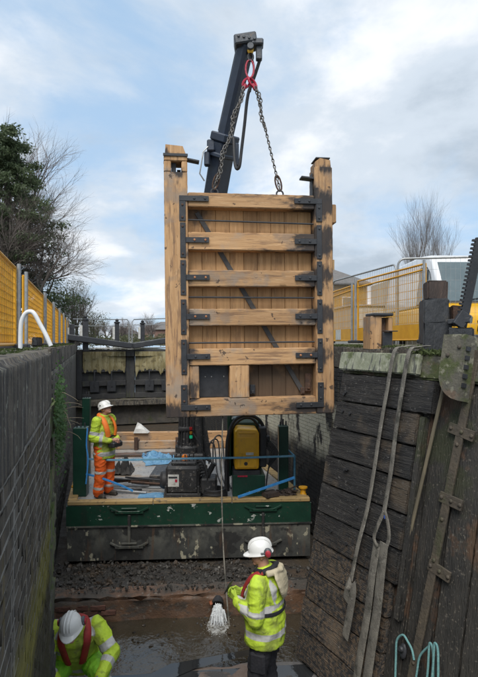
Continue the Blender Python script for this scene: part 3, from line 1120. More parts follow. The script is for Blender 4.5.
# rounded mossy cheek block under the balance beam
c0 = OGI @ on_gate(444, 345, .16)
b = MB()
poly = [(0, .10), (0, -.27)] + [(.24 - .24 * math.cos(a), -.27 - .24 * math.sin(a)) for a in [R(15 + 15 * i) for i in range(5)]] + [(.25, -.515), (.25, .10)]
b.prism([(c0.x + x, c0.z + z) for x, z in poly], c0.y - .02, c0.y + .16)
cheek = og_part(b, 'cheek_block', m_mossywood, 40)
for (x, z) in ((.08, -.10), (.2, -.02)):
    b = MB()
    b.ball((c0.x + x, c0.y - .025, c0.z + z), (.022, .014, .022), 8)
    b.obj('rivet', m_plateiron, cheek, smooth=60)
for k in range(5):
    b = MB()
    b.box((c0.x + .258, c0.y + .03, c0.z - .03 - k * .085), (.018, .05, .04))
    b.obj('bolt', m_iron, cheek)
# balance beam end and stump on top, in timbers set across the bank
m_tarblock = mat('tarred_beam_end', (.035, .038, .043), (.022, .024, .027), (.055, .055, .055), rough=.6, scale=5, stretch=(2, 2, .7), bump=.5, bscale=20, layers=[dict(scale=3, lo=.5, hi=.62, col=(.055, .065, .025), amt=.7, up=1), dict(scale=8, lo=.6, hi=.68, col=(.10, .085, .06), amt=.6)])
m_stump = mat('weathered_brown_stump', (.075, .052, .042), (.045, .034, .03), (.11, .08, .065), rough=.8, scale=5, stretch=(4, 4, .5), bump=.6, bscale=15, bstretch=(7, 7, .8))


def wblock(name, x0, y0, x1, y1, d, depth, m, rz, seed, parent=None):
    """An upright timber whose camera-side face spans photo pixels x0..x1, y0..y1 at distance d, made as a part of the old gate."""
    a, c = P(x0, y1, d), P(x1, y0, d)
    b = MB()
    w, h = c.x - a.x, c.z - a.z
    b.gbox((-w / 2, 0, 0), (w / 2, depth, h), step=.07, b=.018, jit=.010, seed=seed)
    rm = Matrix.Rotation(rz, 4, 'Z')
    b.v = [tuple(rm @ V(p) + V(((a.x + c.x) / 2, d, a.z))) for p in b.v]
    b.v = [tuple(OGI @ V(p)) for p in b.v]
    return b.obj(name, m, parent or og, smooth=45)


wblock('beam_end', 424, 298, 449, 345, 5.75, .45, m_tarblock, R(-12), 201)
wblock('stump', 428, 280, 448, 300, 5.82, .28, m_stump, R(-8), 202)
wblock('beam_foot', 424, 321, 452, 352, 5.62, .12, m_tarblock, R(-12), 203)
wblock('beam_block', 448, 327, 473, 350, 5.45, .40, m_tarblock, R(-25), 204)
wblock('rusty_wedge', 452, 305, 466, 326, 5.9, .3, m_rust, R(-10), 205)
# paddle rack with teeth
p0, p1 = P(462, 327, 5.55), P(480, 238, 5.45)
dv = (p1 - p0).normalized()
sdv = V((0, -1, 0)).cross(dv).normalized()
if sdv.x > 0:
    sdv = -sdv
b = MB()
b.bar(p0, p1, .05, .085, up=sdv, b=.004)
rack = og_part(b, 'paddle_rack', m_iron, None, True)
ln = (p1 - p0).length
for k in range(int(ln / .042)):
    c = p0 + dv * (.03 + k * .042) + sdv * .056
    b = MB()
    q = [c - dv * .012, c + dv * .012]
    b.bar(c - sdv * .016, c + sdv * .016, .045, .022, up=dv)
    b.v = [tuple(OGI @ V(p)) for p in b.v]
    b.obj('tooth', m_iron, rack)
b = MB()
b.bar(P(448, 322, 5.6), P(470, 320, 5.5), .12, .05, b=.006)
b.bar(P(457, 326, 5.5), P(466, 313, 5.5), .06, .12, b=.006)
og_part(b, 'rack_guide', m_iron, None, True)

# webbing slings over the old gate, ropes at its foot
def ribbon(b, px, off, w, t=.008, m=0):
    pts = [on_gate(x, y, off if not isinstance(off, list) else off[i]) for i, (x, y) in enumerate(px)]
    out = []
    for i in range(len(pts) - 1):
        for k in range(4):
            f = k / 4
            p_, q_ = pts[max(i - 1, 0)], pts[min(i + 2, len(pts) - 1)]
            m0, m1 = (pts[i + 1] - p_) / 2, (q_ - pts[i]) / 2
            h = f * f * (3 - 2 * f)
            out.append(pts[i] * (1 - 3 * f * f + 2 * f ** 3) + m0 * (f - 2 * f * f + f ** 3) + pts[i + 1] * (3 * f * f - 2 * f ** 3) + m1 * (f ** 3 - f * f))
    out.append(pts[-1])
    sd = (OGM.to_3x3() @ V((1, -.25, 0))).normalized()
    b.tube(out, [w / 2] * len(out), 8, m, flat=[t] * len(out), side=sd)


s1 = thing('lifting_sling', 'thin grey webbing sling over the old gate ending in a folded loop', 'sling', on_gate(395, 352, .2))
S1I = Matrix.Translation(-s1.location)


def sling_part(b, name, m, parent, mi):
    b.v = [tuple(mi @ V(p)) for p in b.v]
    return b.obj(name, m, parent, smooth=60)


b = MB()
ribbon(b, [(413, 346), (403, 347), (394, 352), (387, 390), (380, 430), (374, 470), (367, 510), (358, 545), (351, 580)], [-.12, .07, .14, .12, .11, .12, .12, .13, .14], .078)
sling_part(b, 'webbing', m_webbing, s1, S1I)
b = MB()
ribbon(b, [(346, 600), (348, 590), (351, 584), (353, 590), (351, 605), (348, 622), (345, 637)], [.12, .14, .165, .185, .18, .17, .16], .145, .010)
sling_part(b, 'folded_eye', m_webbing, s1, S1I)
s2 = thing('lifting_sling', 'broad grey webbing sling hanging in a doubled band down the old gate', 'sling', on_gate(410, 352, .2))
S2I = Matrix.Translation(-s2.location)
b = MB()
ribbon(b, [(428, 346), (418, 347), (409, 352), (402, 390), (396, 430), (391, 470), (386, 500), (384, 512)], [-.12, .07, .14, .12, .11, .12, .12, .13], .080)
sling_part(b, 'webbing', m_webbing, s2, S2I)
for k, pth in enumerate(([(384, 512), (378, 525), (374, 538), (378, 548)], [(385, 512), (388, 524), (389, 538), (386, 548)])):
    b = MB()
    ribbon(b, pth, .14 + .01 * k, .06, .012)
    sling_part(b, 'eye', m_webbing, s2, S2I)
b = MB()
ribbon(b, [(384, 543), (381, 570), (377, 610), (371, 650), (364, 700)], .15, .165, .010)
sling_part(b, 'doubled_band', m_webbing, s2, S2I)
b = MB()
ribbon(b, [(377, 543), (372, 575), (367, 615), (361, 650), (353, 700)], .13, .14, .010)
sling_part(b, 'doubled_band', m_webbing, s2, S2I)
b = MB()
b.box(S2I @ on_gate(385, 517, .15), (.02, .02, .03), m=0)
b.obj('blue_tag', mat('blue_tag', (.03, .09, .4), rough=.6, bump=0), s2)

m_tealrope = mat('teal_rope', (.16, .34, .33), (.10, .24, .25), (.45, .52, .5), rough=.8, scale=60, bump=.5, bscale=150)
b = MB()


def curve(pts, n=6):
    out = []
    pts = [V(p) for p in pts]
    for i in range(len(pts) - 1):
        p_, q_ = pts[max(i - 1, 0)], pts[min(i + 2, len(pts) - 1)]
        m0, m1 = (pts[i + 1] - p_) / 2, (q_ - pts[i]) / 2
        for k in range(n):
            f = k / n
            out.append(pts[i] * (1 - 3 * f * f + 2 * f ** 3) + m0 * (f - 2 * f * f + f ** 3) + pts[i + 1] * (3 * f * f - 2 * f ** 3) + m1 * (f ** 3 - f * f))
    out.append(pts[-1])
    return out


b.tube(curve([on_gate(x, y, .05) for x, y in ((395, 690), (396, 655), (397, 640), (403, 635), (408, 642), (412, 650), (414, 660))]), .011, 7)
tag(b.obj('rope', m_tealrope, smooth=60), 'thin teal rope looped over an iron cleat on the old gate', 'rope')
b = MB()
for dx in (0, 5):
    b.tube(curve([on_gate(x + dx, y, .06 + dx * .003) for x, y in ((426, 690), (428, 668), (429, 650), (430, 643), (433, 652), (433, 690))]), .011, 7)
b.tube(curve([on_gate(x, y, .05) for x, y in ((414, 690), (417, 672), (420, 656), (429, 646))]), .010, 7)
tag(b.obj('rope', m_tealrope, smooth=60), 'bunch of teal rope strands hanging low on the old gate', 'rope')
b = MB()
c = OGI @ on_gate(403, 651, .02)
b.ball(c, (.045, .022, .075), 10)
b.lathe([(.03, c.y - .03), (.02, c.y - .05)], 8, c=(c.x, 0, c.z + .02), axis='Y')
og_part(b, 'iron_cleat', m_iron, 50)

# ------------------------------------------------------------------ far mitre gates on their cill
m_fargate = mat('far_gate_black', (.028, .028, .03), (.04, .04, .04), (.06, .058, .055), rough=.6, scale=2, bump=.4, layers=[dict(scale=3, stretch=(2, 2, .4), lo=.56, hi=.68, col=(.06, .065, .035), amt=.6)])
m_farbeam = mat('balance_beam_black', (.035, .037, .042), (.05, .052, .056), rough=.5, scale=2, bump=.3, layers=[dict(scale=2, lo=.5, hi=.62, col=(.20, .20, .19), amt=.55, up=1)])
m_algae = mat('dried_algae_curtain', (.32, .28, .16), (.20, .165, .075), (.44, .41, .30), rough=.95, scale=3, stretch=(3, 3, .5), bump=.8, bscale=9, layers=[dict(scale=3.5, lo=.53, hi=.62, col=(.10, .08, .04), amt=.7)])
GV = 16.2
bw_ = thing('breast_wall', 'black breast wall with a ledge beneath the far gates', 'wall', L(0, GV), PHI)
b = MB()
b.gbox((-2.7, -.1, -3.9), (2.7, 1.6, -2.95), step=.4, b=.04, jit=.03, seed=7)
b.obj('masonry', m_chamber_l, bw_)
b = MB()
b.gbox((-2.7, -.55, -2.95), (2.7, 1.6, -2.66), step=.2, b=.05, jit=.03, seed=8)
b.obj('ledge', m_coping, bw_, smooth=50)


def leaf(sg, lab):
    t = thing('far_lock_gate', lab, 'lock gate', L(sg * 2.53, GV + .15, -2.66), PHI + (0 if sg < 0 else math.pi))
    t.rotation_euler.z = PHI + (R(10) if sg < 0 else math.pi - R(10))
    W, H = 2.58, 2.36
    y0 = 0 if sg < 0 else -.0
    f = -1 if sg < 0 else 1                     # which local side faces the chamber
    for nm, x0, x1 in (('heel_post', 0, .26), ('mitre_post', W - .24, W)):
        b = MB()
        b.gbox((x0, -.15, 0), (x1, .15, H), step=.25, b=.02, jit=.01, seed=3)
        b.obj(nm, m_fargate, t)
    for z in (0, .62, 1.28, 2.12):
        b = MB()
        b.box(((.26 + W - .24) / 2, 0, z + .12), (W - .502, .26, .24), b=.01)
        b.obj('rail', m_fargate, t)
    for i in range(7):
        x = .27 + i * (W - .52) / 7
        b = MB()
        b.box((x + (W - .52) / 14, -f * .06, 1.1), ((W - .52) / 7 + .004, .05 + .004 * (i % 2), 2.1))
        b.obj('plank', m_fargate, t)
    for x in (.62, 1.42):
        b = MB()
        b.box((x + .2, f * .16, .60), (.42, .05, .52), b=.008)
        b.box((x + .2, f * .19, .95), (.06, .04, .75), b=.004)
        b.obj('paddle', m_iron, t)
    b = MB()
    n = 44
    vs, fs = [], []
    rd = random.Random(5 + sg)
    for i in range(n + 1):
        x = .29 + (W - .56) * i / n
        bot = 1.40 - .34 * (mnoise.noise(V((x * 4.2, sg * 5., 0))) + .35 * mnoise.noise(V((x * 13, sg, 2)))) - .14 * rd.random() + (.2 if i in (0, n) else 0)
        for j in range(8):
            z = 2.26 - (2.26 - bot) * j / 7
            vs.append((x, f * (.175 + .035 * mnoise.noise(V((x * 6, z * 2, sg))) + (.0 if j < 7 else -.03)), z))
    for i in range(n):
        for j in range(7):
            a = i * 8 + j
            fs.append((a, a + 1, a + 9, a + 8))
    b.add(vs, fs)
    k = len(b.v)
    b.add([(x, y - f * .03, z) for x, y, z in vs], [q[::-1] for q in fs])
    b.obj('algae_mat', m_algae, t, smooth=60)
    return t


lf = leaf(-1, 'black far gate leaf with golden dried algae, nearer the yellow barrier row')
rt = leaf(1, 'black far gate leaf with pale dried algae, half behind the hanging gate')
for nm, a, c, lab in (('balance_beam', P(62, 336.5, 23.0), P(131, 345.8, 25.2), 'black balance beam sloping down to the gate mitre, beside the yellow barriers'),
                      ('balance_beam', P(132.5, 345.8, 25.2), P(186, 337.5, 26.5), 'black balance beam running behind the hanging oak gate')):
    b = MB()
    b.bar(a, c, .30, .27, b=.03)
    o = b.obj(nm, m_farbeam)
    tag(o, lab, 'balance beam')


def post(px, y0, y1, d, w, lab, gear=True):
    base = P(px, y1, d)
    h = (y1 - y0) / F * d
    t = thing('paddle_post', lab, 'post', base, PHI)
    b = MB()
    b.box((0, 0, h * .46), (w, w, h * .92), b=.015)
    b.obj('shaft', m_iron, t)
    b = MB()
    b.box((-w * .76, 0, h * .52), (w * .52, w * .9, h * .55), b=.01)
    b.obj('white_face', m_white_old, t)
    if gear:
        b = MB()
        b.lathe([(.05, h * .9), (.13, h * .94), (.14, h), (.06, h * 1.03), (.09, h * 1.08), (.03, h * 1.14)], 10)
        b.obj('gear_head', m_iron, t, smooth=40, fix=True)
    return t


post(72, 322, 350, 23.5, .22, 'short white-faced post at the end of the barrier row', False)
post(85.5, 319, 351, 24.0, .26, 'black and white paddle post standing tallest at the far gate', True)
post(117, 322, 345, 25.0, .20, 'black paddle post with round head left of the gate mitre')
post(142.5, 323, 344, 25.6, .20, 'black paddle post with round head right of the gate mitre')
hr = thing('handrail', 'grey tubular handrail along the far gate walkway', 'railing', P(115, 346, 26))
b = MB()
HI = Matrix.Translation(-hr.location)
b.tube([HI @ P(x, y, d) for x, y, d in ((73, 319, 24.5), (108, 319.5, 25.5), (127, 319.5, 26), (129, 322, 26), (129, 345, 26))], .028, 6)
b.tube([HI @ P(x, y, d) for x, y, d in ((132, 345, 26.2), (132, 322, 26.2), (134, 319.5, 26.3), (165, 318.5, 27), (190, 318, 28))], .028, 6)
b.obj('top_tube', m_galv, hr, smooth=60)
b = MB()
b.tube([HI @ P(x, y, d) for x, y, d in ((73, 326, 24.5), (129, 326, 26))], .022, 6)
b.tube([HI @ P(x, y, d) for x, y, d in ((132, 325, 26.2), (190, 324, 28))], .022, 6)
b.obj('middle_tube', m_galv, hr, smooth=60)
wk = thing('walkway', 'pale plank walkway along the top of the far gates', 'walkway', P(115, 349, 26))
for i in range(5):
    b = MB()
    a, c = P(90, 348.5, 24.6 + i * .0), P(188, 347.5, 27)
    off = V((.04 * i, .22 * i, 0))
    b.bar(a + off - wk.location, c + off - wk.location, .2, .05, b=.006)
    b.obj('plank', m_white_old, wk)

# ------------------------------------------------------------------ the work pontoon
DZ = -2.82


def D(x, y):
    """Photo pixel on the pontoon deck."""
    d = (CZ - DZ) * F / (y - HY)
    return P(x, y, d)


FL, FR = V((-3.06, 9.25, 0)), V((1.30, 9.50, 0))
SD = V((-.242, .970, 0)).normalized()
BL, BR = FL + SD * 7.0, FR + SD * 7.0
pt = thing('work_pontoon', 'green and black steel work pontoon grounded across the drained lock', 'pontoon', (FL + FR) / 2 + V((0, 0, -3.84)))
PI_ = -pt.location


def off_poly(e):
    c = (FL + FR + BL + BR) / 4
    fx = (FR - FL).normalized()
    fy = V((-fx.y, fx.x, 0))
    return [FL - fx * e - fy * e, FR + fx * e - fy * e, BR + fx * e + fy * e, BL - fx * e + fy * e]


def slab(b, e, z0, z1, m=0):
    b.prism([((p + PI_).x, (p + PI_).y) for p in off_poly(e)], z0 + PI_.z, z1 + PI_.z, m, axis=2)


b = MB()
slab(b, 0, -3.845, -3.245)
b.obj('lower_hull', m_hullblack, pt)
b = MB()
slab(b, .012, -3.22, -2.865)
b.obj('upper_strake', m_hullgreen, pt)
b = MB()
slab(b, .03, -3.245, -3.22)
b.obj('rubbing_strip', m_hullblack, pt)
b = MB()
slab(b, -.02, -2.864, DZ)
b.obj('deck', m_deck, pt)
fx = (FR - FL).normalized()
fy = V((-fx.y, fx.x, 0))
a0 = 0
for ln in (1.52, 1.42, 1.43):
    b = MB()
    p = FL + fx * (a0 + .004) + fy * .07 + V((0, 0, -2.817))
    q = FL + fx * (a0 + ln - .006) + fy * .07 + V((0, 0, -2.817 + rs.uniform(-.006, .006)))
    b.bar(p + PI_, q + PI_, .15, .075, b=.012)
    b.obj('edge_plank', m_deckedge, pt)
    a0 += ln
for s0, base in ((.15, FR - fx * .09), (.15, FL + fx * .09)):
    for k in range(3):
        b = MB()
        b.bar(base + SD * (s0 + k * 1.9) + PI_ + V((0, 0, -2.815)), base + SD * (s0 + k * 1.9 + 1.88) + PI_ + V((0, 0, -2.815)), .17, .08, b=.012)
        b.obj('edge_plank', m_deckedge, pt)
for u in (1.10, 3.50):
    b = MB()
    c = FL + fx * u - fy * .03 + PI_
    for z, w, m in ((-2.98, .25, 0), (-3.60, .25, 1)):
        b.bar(c + V((0, 0, z)) - fx * w, c + V((0, 0, z)) + fx * w, .05, .05, m, b=.006)
        for s in (-1, 1):
            b.bar(c + V((0, 0, z)) + fx * (s * w * .7), c + V((0, 0, z + .08)) + fx * (s * w * 1.35), .05, .035, m, b=.005)
        b.bar(c + V((0, 0, z + .07)) - fx * w * .55 - fy * .02, c + V((0, 0, z + .07)) + fx * w * .55 - fy * .02, .035, .03, m, b=.005)
    b.bar(c + V((0, 0, -3.03)), c + V((0, 0, -3.56)), .05, .05, 1, up=(1, 0, 0), b=.006)
    b.obj('fender_bracket', [m_hullgreen, m_hullblack], pt)


for k in range(4):
    b = MB()
    p = FL.lerp(FR, .08) + SD * (.5 + 1.9 * k) + PI_ + V((0, 0, -3.89))
    q = FL.lerp(FR, .92) + SD * (.5 + 1.9 * k) + PI_ + V((0, 0, -3.89))
    b.bar(p, q, .25, .088)
    b.obj('bearer', m_hullblack, pt)


def pbox(name, c, s, m, rz=0, b_=.012, parent=None):
    b = MB()
    b.box(V(c) + PI_, s, Matrix.Rotation(rz, 3, 'Z'), b=b_)
    return b.obj(name, m, parent or pt)


yaw = math.atan2(.25, 4.36)
for (x, y, w, top, nm) in ((79, 497, .245, 428, 'corner_post'), (283.5, 492, .185, 426, 'corner_post'), (85.5, 476, .16, 398, 'spud_leg')):
    c = D(x, y)
    d = c.y
    zt = CZ - (top - HY) / F * d
    o = pbox(nm, (c.x, c.y + w / 2, (DZ + zt) / 2), (w, w, zt - DZ), m_dkgreen, yaw)
    for k in range(3):
        b = MB()
        b.tube([V((c.x - w * .3 + k * w * .3, c.y + w / 2, zt)) + PI_, V((c.x - w * .3 + k * w * .3, c.y + w / 2, zt + rs.uniform(.05, .14))) + PI_], .014, 6)
        b.obj('pin', m_iron, o)
for (x, y) in ((76, 495), (303, 496)):
    c = D(x, y) + PI_
    b = MB()
    b.lathe([(.075, 0), (.065, .04), (.05, .06), (.05, .14), (.085, .15), (.085, .175), (.04, .185)], 12, c=c)
    b.obj('bollard', m_yellow, pt, smooth=40, fix=True)
c = D(294.5, 493)
b = MB()
h = 37 / F * c.y
b.tube([c + PI_, c + PI_ + V((0, 0, h))], .022, 8)
b.tube([c + PI_ + V((0, 0, h)), c + PI_ + V((-.18, .35, h + .12))], .02, 8)
b.tube([c + PI_ + V((-.1, .9, 0)), c + PI_ + V((-.18, .35, h + .12))], .02, 8)
m_bluepaint = mat('faded_blue_paint', (.10, .26, .38), (.07, .2, .3), rough=.6, scale=10)
b.obj('rail_stand', m_bluepaint, pt, smooth=50)

# ------------------------------------------------------------------ blue webbing hand lines
m_blueweb = mat('pale_blue_webbing', (.16, .36, .50), (.11, .28, .42), (.28, .44, .54), rough=.75, scale=12, bump=.3, bscale=80)
m_brightblue = mat('bright_blue_webbing', (.045, .28, .66), (.035, .22, .55), rough=.7, scale=12, bump=.3, bscale=80)


def strapline(name, label, px, w, m):
    pts = curve([P(*q) for q in px], 8)
    b = MB()
    b.tube(pts, [.006] * len(pts), 6, flat=[w / 2] * len(pts), side=V((0, 1, 0)))
    return tag(b.obj(name, m, smooth=60), label, 'strap')


strapline('safety_strap', 'pale blue strap stretched level across the pontoon bow as a hand line', [(88, 459, 9.62), (120, 460, 9.55), (190, 458.5, 9.5), (250, 457.5, 9.5), (294, 456, 9.56)], .042, m_blueweb)
strapline('safety_strap', 'bright blue strap running down from the rail stand to the deck edge', [(294.5, 477.5, 9.6), (270, 486, 9.5), (238, 497, 9.42)], .055, m_brightblue)
strapline('safety_strap', 'bright blue strap sagging past the orange-trousered worker', [(86, 474, 9.6), (101, 478, 9.52), (120, 485, 9.5), (133, 491, 9.5)], .042, m_brightblue)
strapline('safety_strap', 'blue strap hanging down the green corner post', [(87.5, 428, 9.5), (86.5, 445, 9.5), (88, 460, 9.5), (86, 484, 9.5)], .03, m_brightblue)

# ------------------------------------------------------------------ crane
m_machine = mat('oily_black_machinery', (.022, .023, .025), (.036, .036, .037), (.055, .052, .05), rough=.4, rough2=.65, scale=6, bump=.25, bscale=30, layers=[dict(scale=9, lo=.58, hi=.64, col=(.13, .11, .09), amt=.6), dict(scale=20, lo=.61, hi=.65, col=(.22, .21, .20), amt=.6)])
CB = D(188, 478)
cr = thing('loader_crane', 'dark hydraulic loader crane on the pontoon with its boom raised', 'crane', (CB.x, CB.y, DZ))
CI = -cr.location


def cpart(b, name, m, smooth=25, parent=None):
    b.v = [tuple(V(p) + CI) for p in b.v]
    return b.obj(name, m, parent or cr, smooth=smooth, fix=True)


b = MB()
b.box((CB.x - .15, CB.y - .25, DZ + .12), (1.1, .9, .24), b=.02)
b.box((CB.x + .05, CB.y, DZ + .40), (.62, .62, .34), b=.03)
cpart(b, 'base_frame', m_machine)
b = MB()
b.box((CB.x, CB.y, -.9), (.36, .34, 3.1), b=.05)
b.box((CB.x - .02, CB.y - .19, -1.6), (.13, .05, 1.5), b=.01)
cpart(b, 'column', m_machine)
b = MB()
b.lathe([(.27, DZ + .56), (.27, DZ + .68), (.23, DZ + .72), (.23, DZ + .78)], 20, c=(CB.x, CB.y, 0))
cpart(b, 'slew_ring', m_machine)
b = MB()
b.tube([(CB.x + .26, CB.y - .12, DZ + .55), (CB.x + .16, CB.y - .14, -.4)], .075, 12)
b.tube([(CB.x + .16, CB.y - .14, -.4), (CB.x + .12, CB.y - .14, .3)], .045, 12)
cpart(b, 'lift_ram', m_machine)
b = MB()
b.prism([(CB.x + .16, DZ + .5), (CB.x + .50, DZ + .32), (CB.x + .34, -1.42), (CB.x + .17, -1.2)], CB.y - .03, CB.y + .16)
cpart(b, 'side_bracket', m_machine)
bc = D(182, 499) + V((0, .28, 0))
b = MB()
b.box((bc.x, bc.y, DZ + .33), (.62, .5, .52), b=.05)
b.box((bc.x + .02, bc.y, DZ + .62), (.46, .4, .07), b=.02)
b.box((bc.x, bc.y - .22, DZ + .05), (.68, .12, .09), b=.01)
for k in (-1, 1):
    b.box((bc.x + k * .30, bc.y - .2, DZ + .12), (.04, .16, .22), b=.006)
cpart(b, 'valve_cabinet', m_machine)
b = MB()
b.box((bc.x - .16, bc.y - .256, DZ + .33), (.20, .012, .22))
b.box((bc.x - .11, bc.y - .264, DZ + .33), (.04, .008, .05), m=1)
b.box((bc.x - .17, bc.y - .264, DZ + .39), (.16, .008, .03), m=2)
cpart(b, 'control_plate', [m_white_old, m_redlift, m_iron])
b = MB()
b.lathe([(.14, -.05), (.17, .0), (.17, .08), (.14, .11)], 16, c=(0, 0, 0), axis='X')
b.v = [tuple(V(p) + V((bc.x - .38, bc.y, DZ + .28))) for p in b.v]
cpart(b, 'pulley_wheel', m_hose)
b = MB()
for k in range(3):
    b.tube([(bc.x + .34 + .06 * k, bc.y - .1, DZ + .2 + .1 * k), (bc.x + .48 + .05 * k, bc.y - .12, DZ + .42 + .1 * k)], .05, 10)
b.box((bc.x + .48, bc.y, DZ + .2), (.3, .4, .3), b=.03)
cpart(b, 'hydraulic_pump', m_machine)
b = MB()
for k in range(6):
    b.tube([(bc.x - .2 + k * .08, bc.y - .1, DZ + .65), (bc.x - .2 + k * .08, bc.y - .13, DZ + .76 + .02 * (k % 3))], .010, 6)
    b.ball((bc.x - .2 + k * .08, bc.y - .13, DZ + .77 + .02 * (k % 3)), .016, 6)
cpart(b, 'levers', m_machine)
b = MB()
for k in range(7):
    b.tube(curve([(bc.x + .2, bc.y + .1, DZ + .6 - k * .06), (bc.x + .34 + .02 * k, bc.y - .08, DZ + .68 - .05 * k), (bc.x + .46, bc.y - .2 + .02 * k, DZ + .4 - .04 * k), (bc.x + .40 + .05 * k, bc.y - .1, DZ + .05)], 5), .013, 6)
cpart(b, 'valve_hoses', m_hose, 60)
b = MB()
for k in range(5):
    b.tube(curve([(CB.x + .1 - .07 * k, CB.y - .22, DZ + .7), (CB.x + .08 - .06 * k, CB.y - .23, -1.5), (CB.x + .05 - .05 * k, CB.y - .21, -.8)], 5), .011, 6)
b.box((CB.x - .05, CB.y - .2, -1.75), (.26, .08, .10), b=.01)
cpart(b, 'column_pipes', m_hose, 60)
for k, (colr, em) in enumerate((((.25, .012, .012), 0), ((.22, .09, .01), 0), ((.012, .25, .13), 2.0))):
    mm = mat('signal_lamp_%s' % ('red', 'amber', 'green')[k], colr, colr, rough=.3, bump=0)
    if em:
        mm.node_tree.nodes['Principled BSDF'].inputs['Emission Color'].default_value = (.02, 1, .45, 1)
        mm.node_tree.nodes['Principled BSDF'].inputs['Emission Strength'].default_value = .08
    b = MB()
    c = P(191, 428.5 + k * 4.2, CB.y - .25)
    b.lathe([(.030, -.03), (.034, 0), (.030, .03)], 12, c=c)
    cpart(b, 'signal_lamp', mm)
b = MB()
c = D(183, 468)
b.lathe([(.06, 0), (.06, .05), (.045, .09), (.02, .105)], 12, c=(bc.x + .02, bc.y, DZ + .655))
cpart(b, 'beacon', mat('orange_beacon', (.75, .22, .02), (.65, .18, .02), rough=.3, bump=0))
m_headsteel = mat('grimy_crane_steel', (.075, .085, .10), (.05, .057, .068), (.13, .13, .13), rough=.5, scale=9, bump=.2, layers=[dict(scale=14, lo=.58, hi=.64, col=(.14, .10, .07), amt=.6)])
# boom: main casing and extension
q0, q1, q2 = V((CB.x + .05, CB.y - .02, .55)), P(224.5, 140, 9.0), P(246.5, 43, 8.42)
b = MB()
b.bar(P(212, 215, 9.6), q1, .30, .40, up=(-.5, -.87, 0), b=.05)
b.box(q0, (.44, .42, .6), b=.05)
b.bar(q0, P(212, 215, 9.6), .28, .36, up=(-.5, -.87, 0), b=.04)
cpart(b, 'main_boom', m_crane)
bd = (q2 - q1).normalized()
b = MB()
b.bar(q1 - bd * .3, q2, .21, .27, up=(-.5, -.87, 0), b=.045)
ext = cpart(b, 'extension', m_crane)
b = MB()
sdx = bd.cross(V((-.5, -.87, 0))).normalized()
if sdx.x > 0:
    sdx = -sdx
b.bar(q1 + sdx * .107 + bd * .12, q2 + sdx * .107 - bd * .12, .20, .012, up=sdx, b=.003)
b.bar(q1 + sdx * .135 + bd * .12 + V((0, .06, 0)), q2 + sdx * .135 - bd * .3 + V((0, .06, 0)), .03, .03, up=sdx, b=.004)
cpart(b, 'pale_strip', m_crane_edge)  # pale grey strip laid along the left face of the extension
b = MB()
b.bar(q1 - bd * .04, q1 + bd * .10, .33, .44, up=(-.5, -.87, 0), b=.02)
b.bar(q1 - bd * .30, q1 - bd * .22, .34, .44, up=(-.5, -.87, 0), b=.02)
b.box(q1 + V((-.23, 0, -.12)), (.14, .2, .2), b=.02)
b.box(q1 + V((-.30, -.02, -.34)), (.1, .12, .24), b=.02)
b.box(q1 + V((.21, -.08, -.3)), (.08, .14, .4), b=.02)
cpart(b, 'boom_collar', m_crane)
b = MB()
b.tube([q1 + V(p) for p in ((-.28, -.1, -.15), (-.36, -.12, -.25), (-.42, -.12, -.62), (-.34, -.1, -.74))], .012, 6)
cpart(b, 'grab_hoop', m_galv)
b = MB()
b.box(q2 + V((-.02, 0, .0)), (.36, .34, .16), Matrix.Rotation(R(-9), 3, 'Y'), b=.02)
b.box(q2 + V((.17, -.06, -.05)), (.20, .2, .10), b=.02)
b.lathe([(.05, -.1), (.05, .1)], 12, c=q2 + V((.06, -.12, -.16)), axis='Y')
b.box(q2 + V((.20, -.05, -.20)), (.10, .10, .22), b=.015)
for k in range(4):
    b.lathe([(.022, -.19), (.022, -.17)], 6, c=q2 + V((-.13 + .085 * k, 0, .02 - .014 * k)), axis='Y')
cpart(b, 'boom_head', m_headsteel)
b = MB()
hp = [q2 + V((.22, -.05, -.28)), P(255, 75, 8.45), P(248, 95, 8.5), P(244.5, 125, 8.55), P(241.5, 150, 8.6), P(239.5, 166, 8.6), P(236.5, 168.5, 8.65), P(234.5, 160, 8.7), P(233.5, 138, 8.85)]
b.tube(curve(hp, 5), .026, 8)
b.tube(curve([P(251, 55, 8.4), P(254, 70, 8.42), P(250, 92, 8.48)], 5), .016, 8)
cpart(b, 'hydraulic_hose', m_hose, 60)
b = MB()
for k in range(3):
    x0 = 205 + k * 4
    b.tube(curve([D(x0, 478) + V((0, 0, .3)), D(x0 + 1, 476) + V((0, 0, .62 + .08 * k)), D(x0 + 9, 475) + V((0, 0, .66 + .07 * k)), D(x0 + 12, 482) + V((0, 0, .2)), D(x0 + 18, 490) + V((0, 0, .03))], 6), .016, 6)
b.tube(curve([D(170, 430) + V((0, 0, 0))] * 2 if False else [P(193, 433, 10.3), P(200, 445, 10.3), P(205, 460, 10.3), P(205, 480, 10.2)], 6), .014, 6)
cpart(b, 'hose_bundle', m_hose, 60)

# chain sling on the boom head
cs = thing('chain_sling', 'two-leg chain sling with red master link between boom head and oak gate', 'chain sling', q2 + V((.06, -.12, -.2)))
CSI = -cs.location


def csp(b, name, m):
    b.v = [tuple(V(p) + CSI) for p in b.v]
    return b.obj(name, m, cs, smooth=60)


def oval(b, c, up, side, lh, lw, r, n=14, m=0):
    pts = []
    for i in range(n + 1):
        a = 2 * math.pi * i / n
        pts.append(V(c) + up * (math.sin(a) * lh) + side * (math.cos(a) * lw))
    b.tube(pts, r, 6, m)


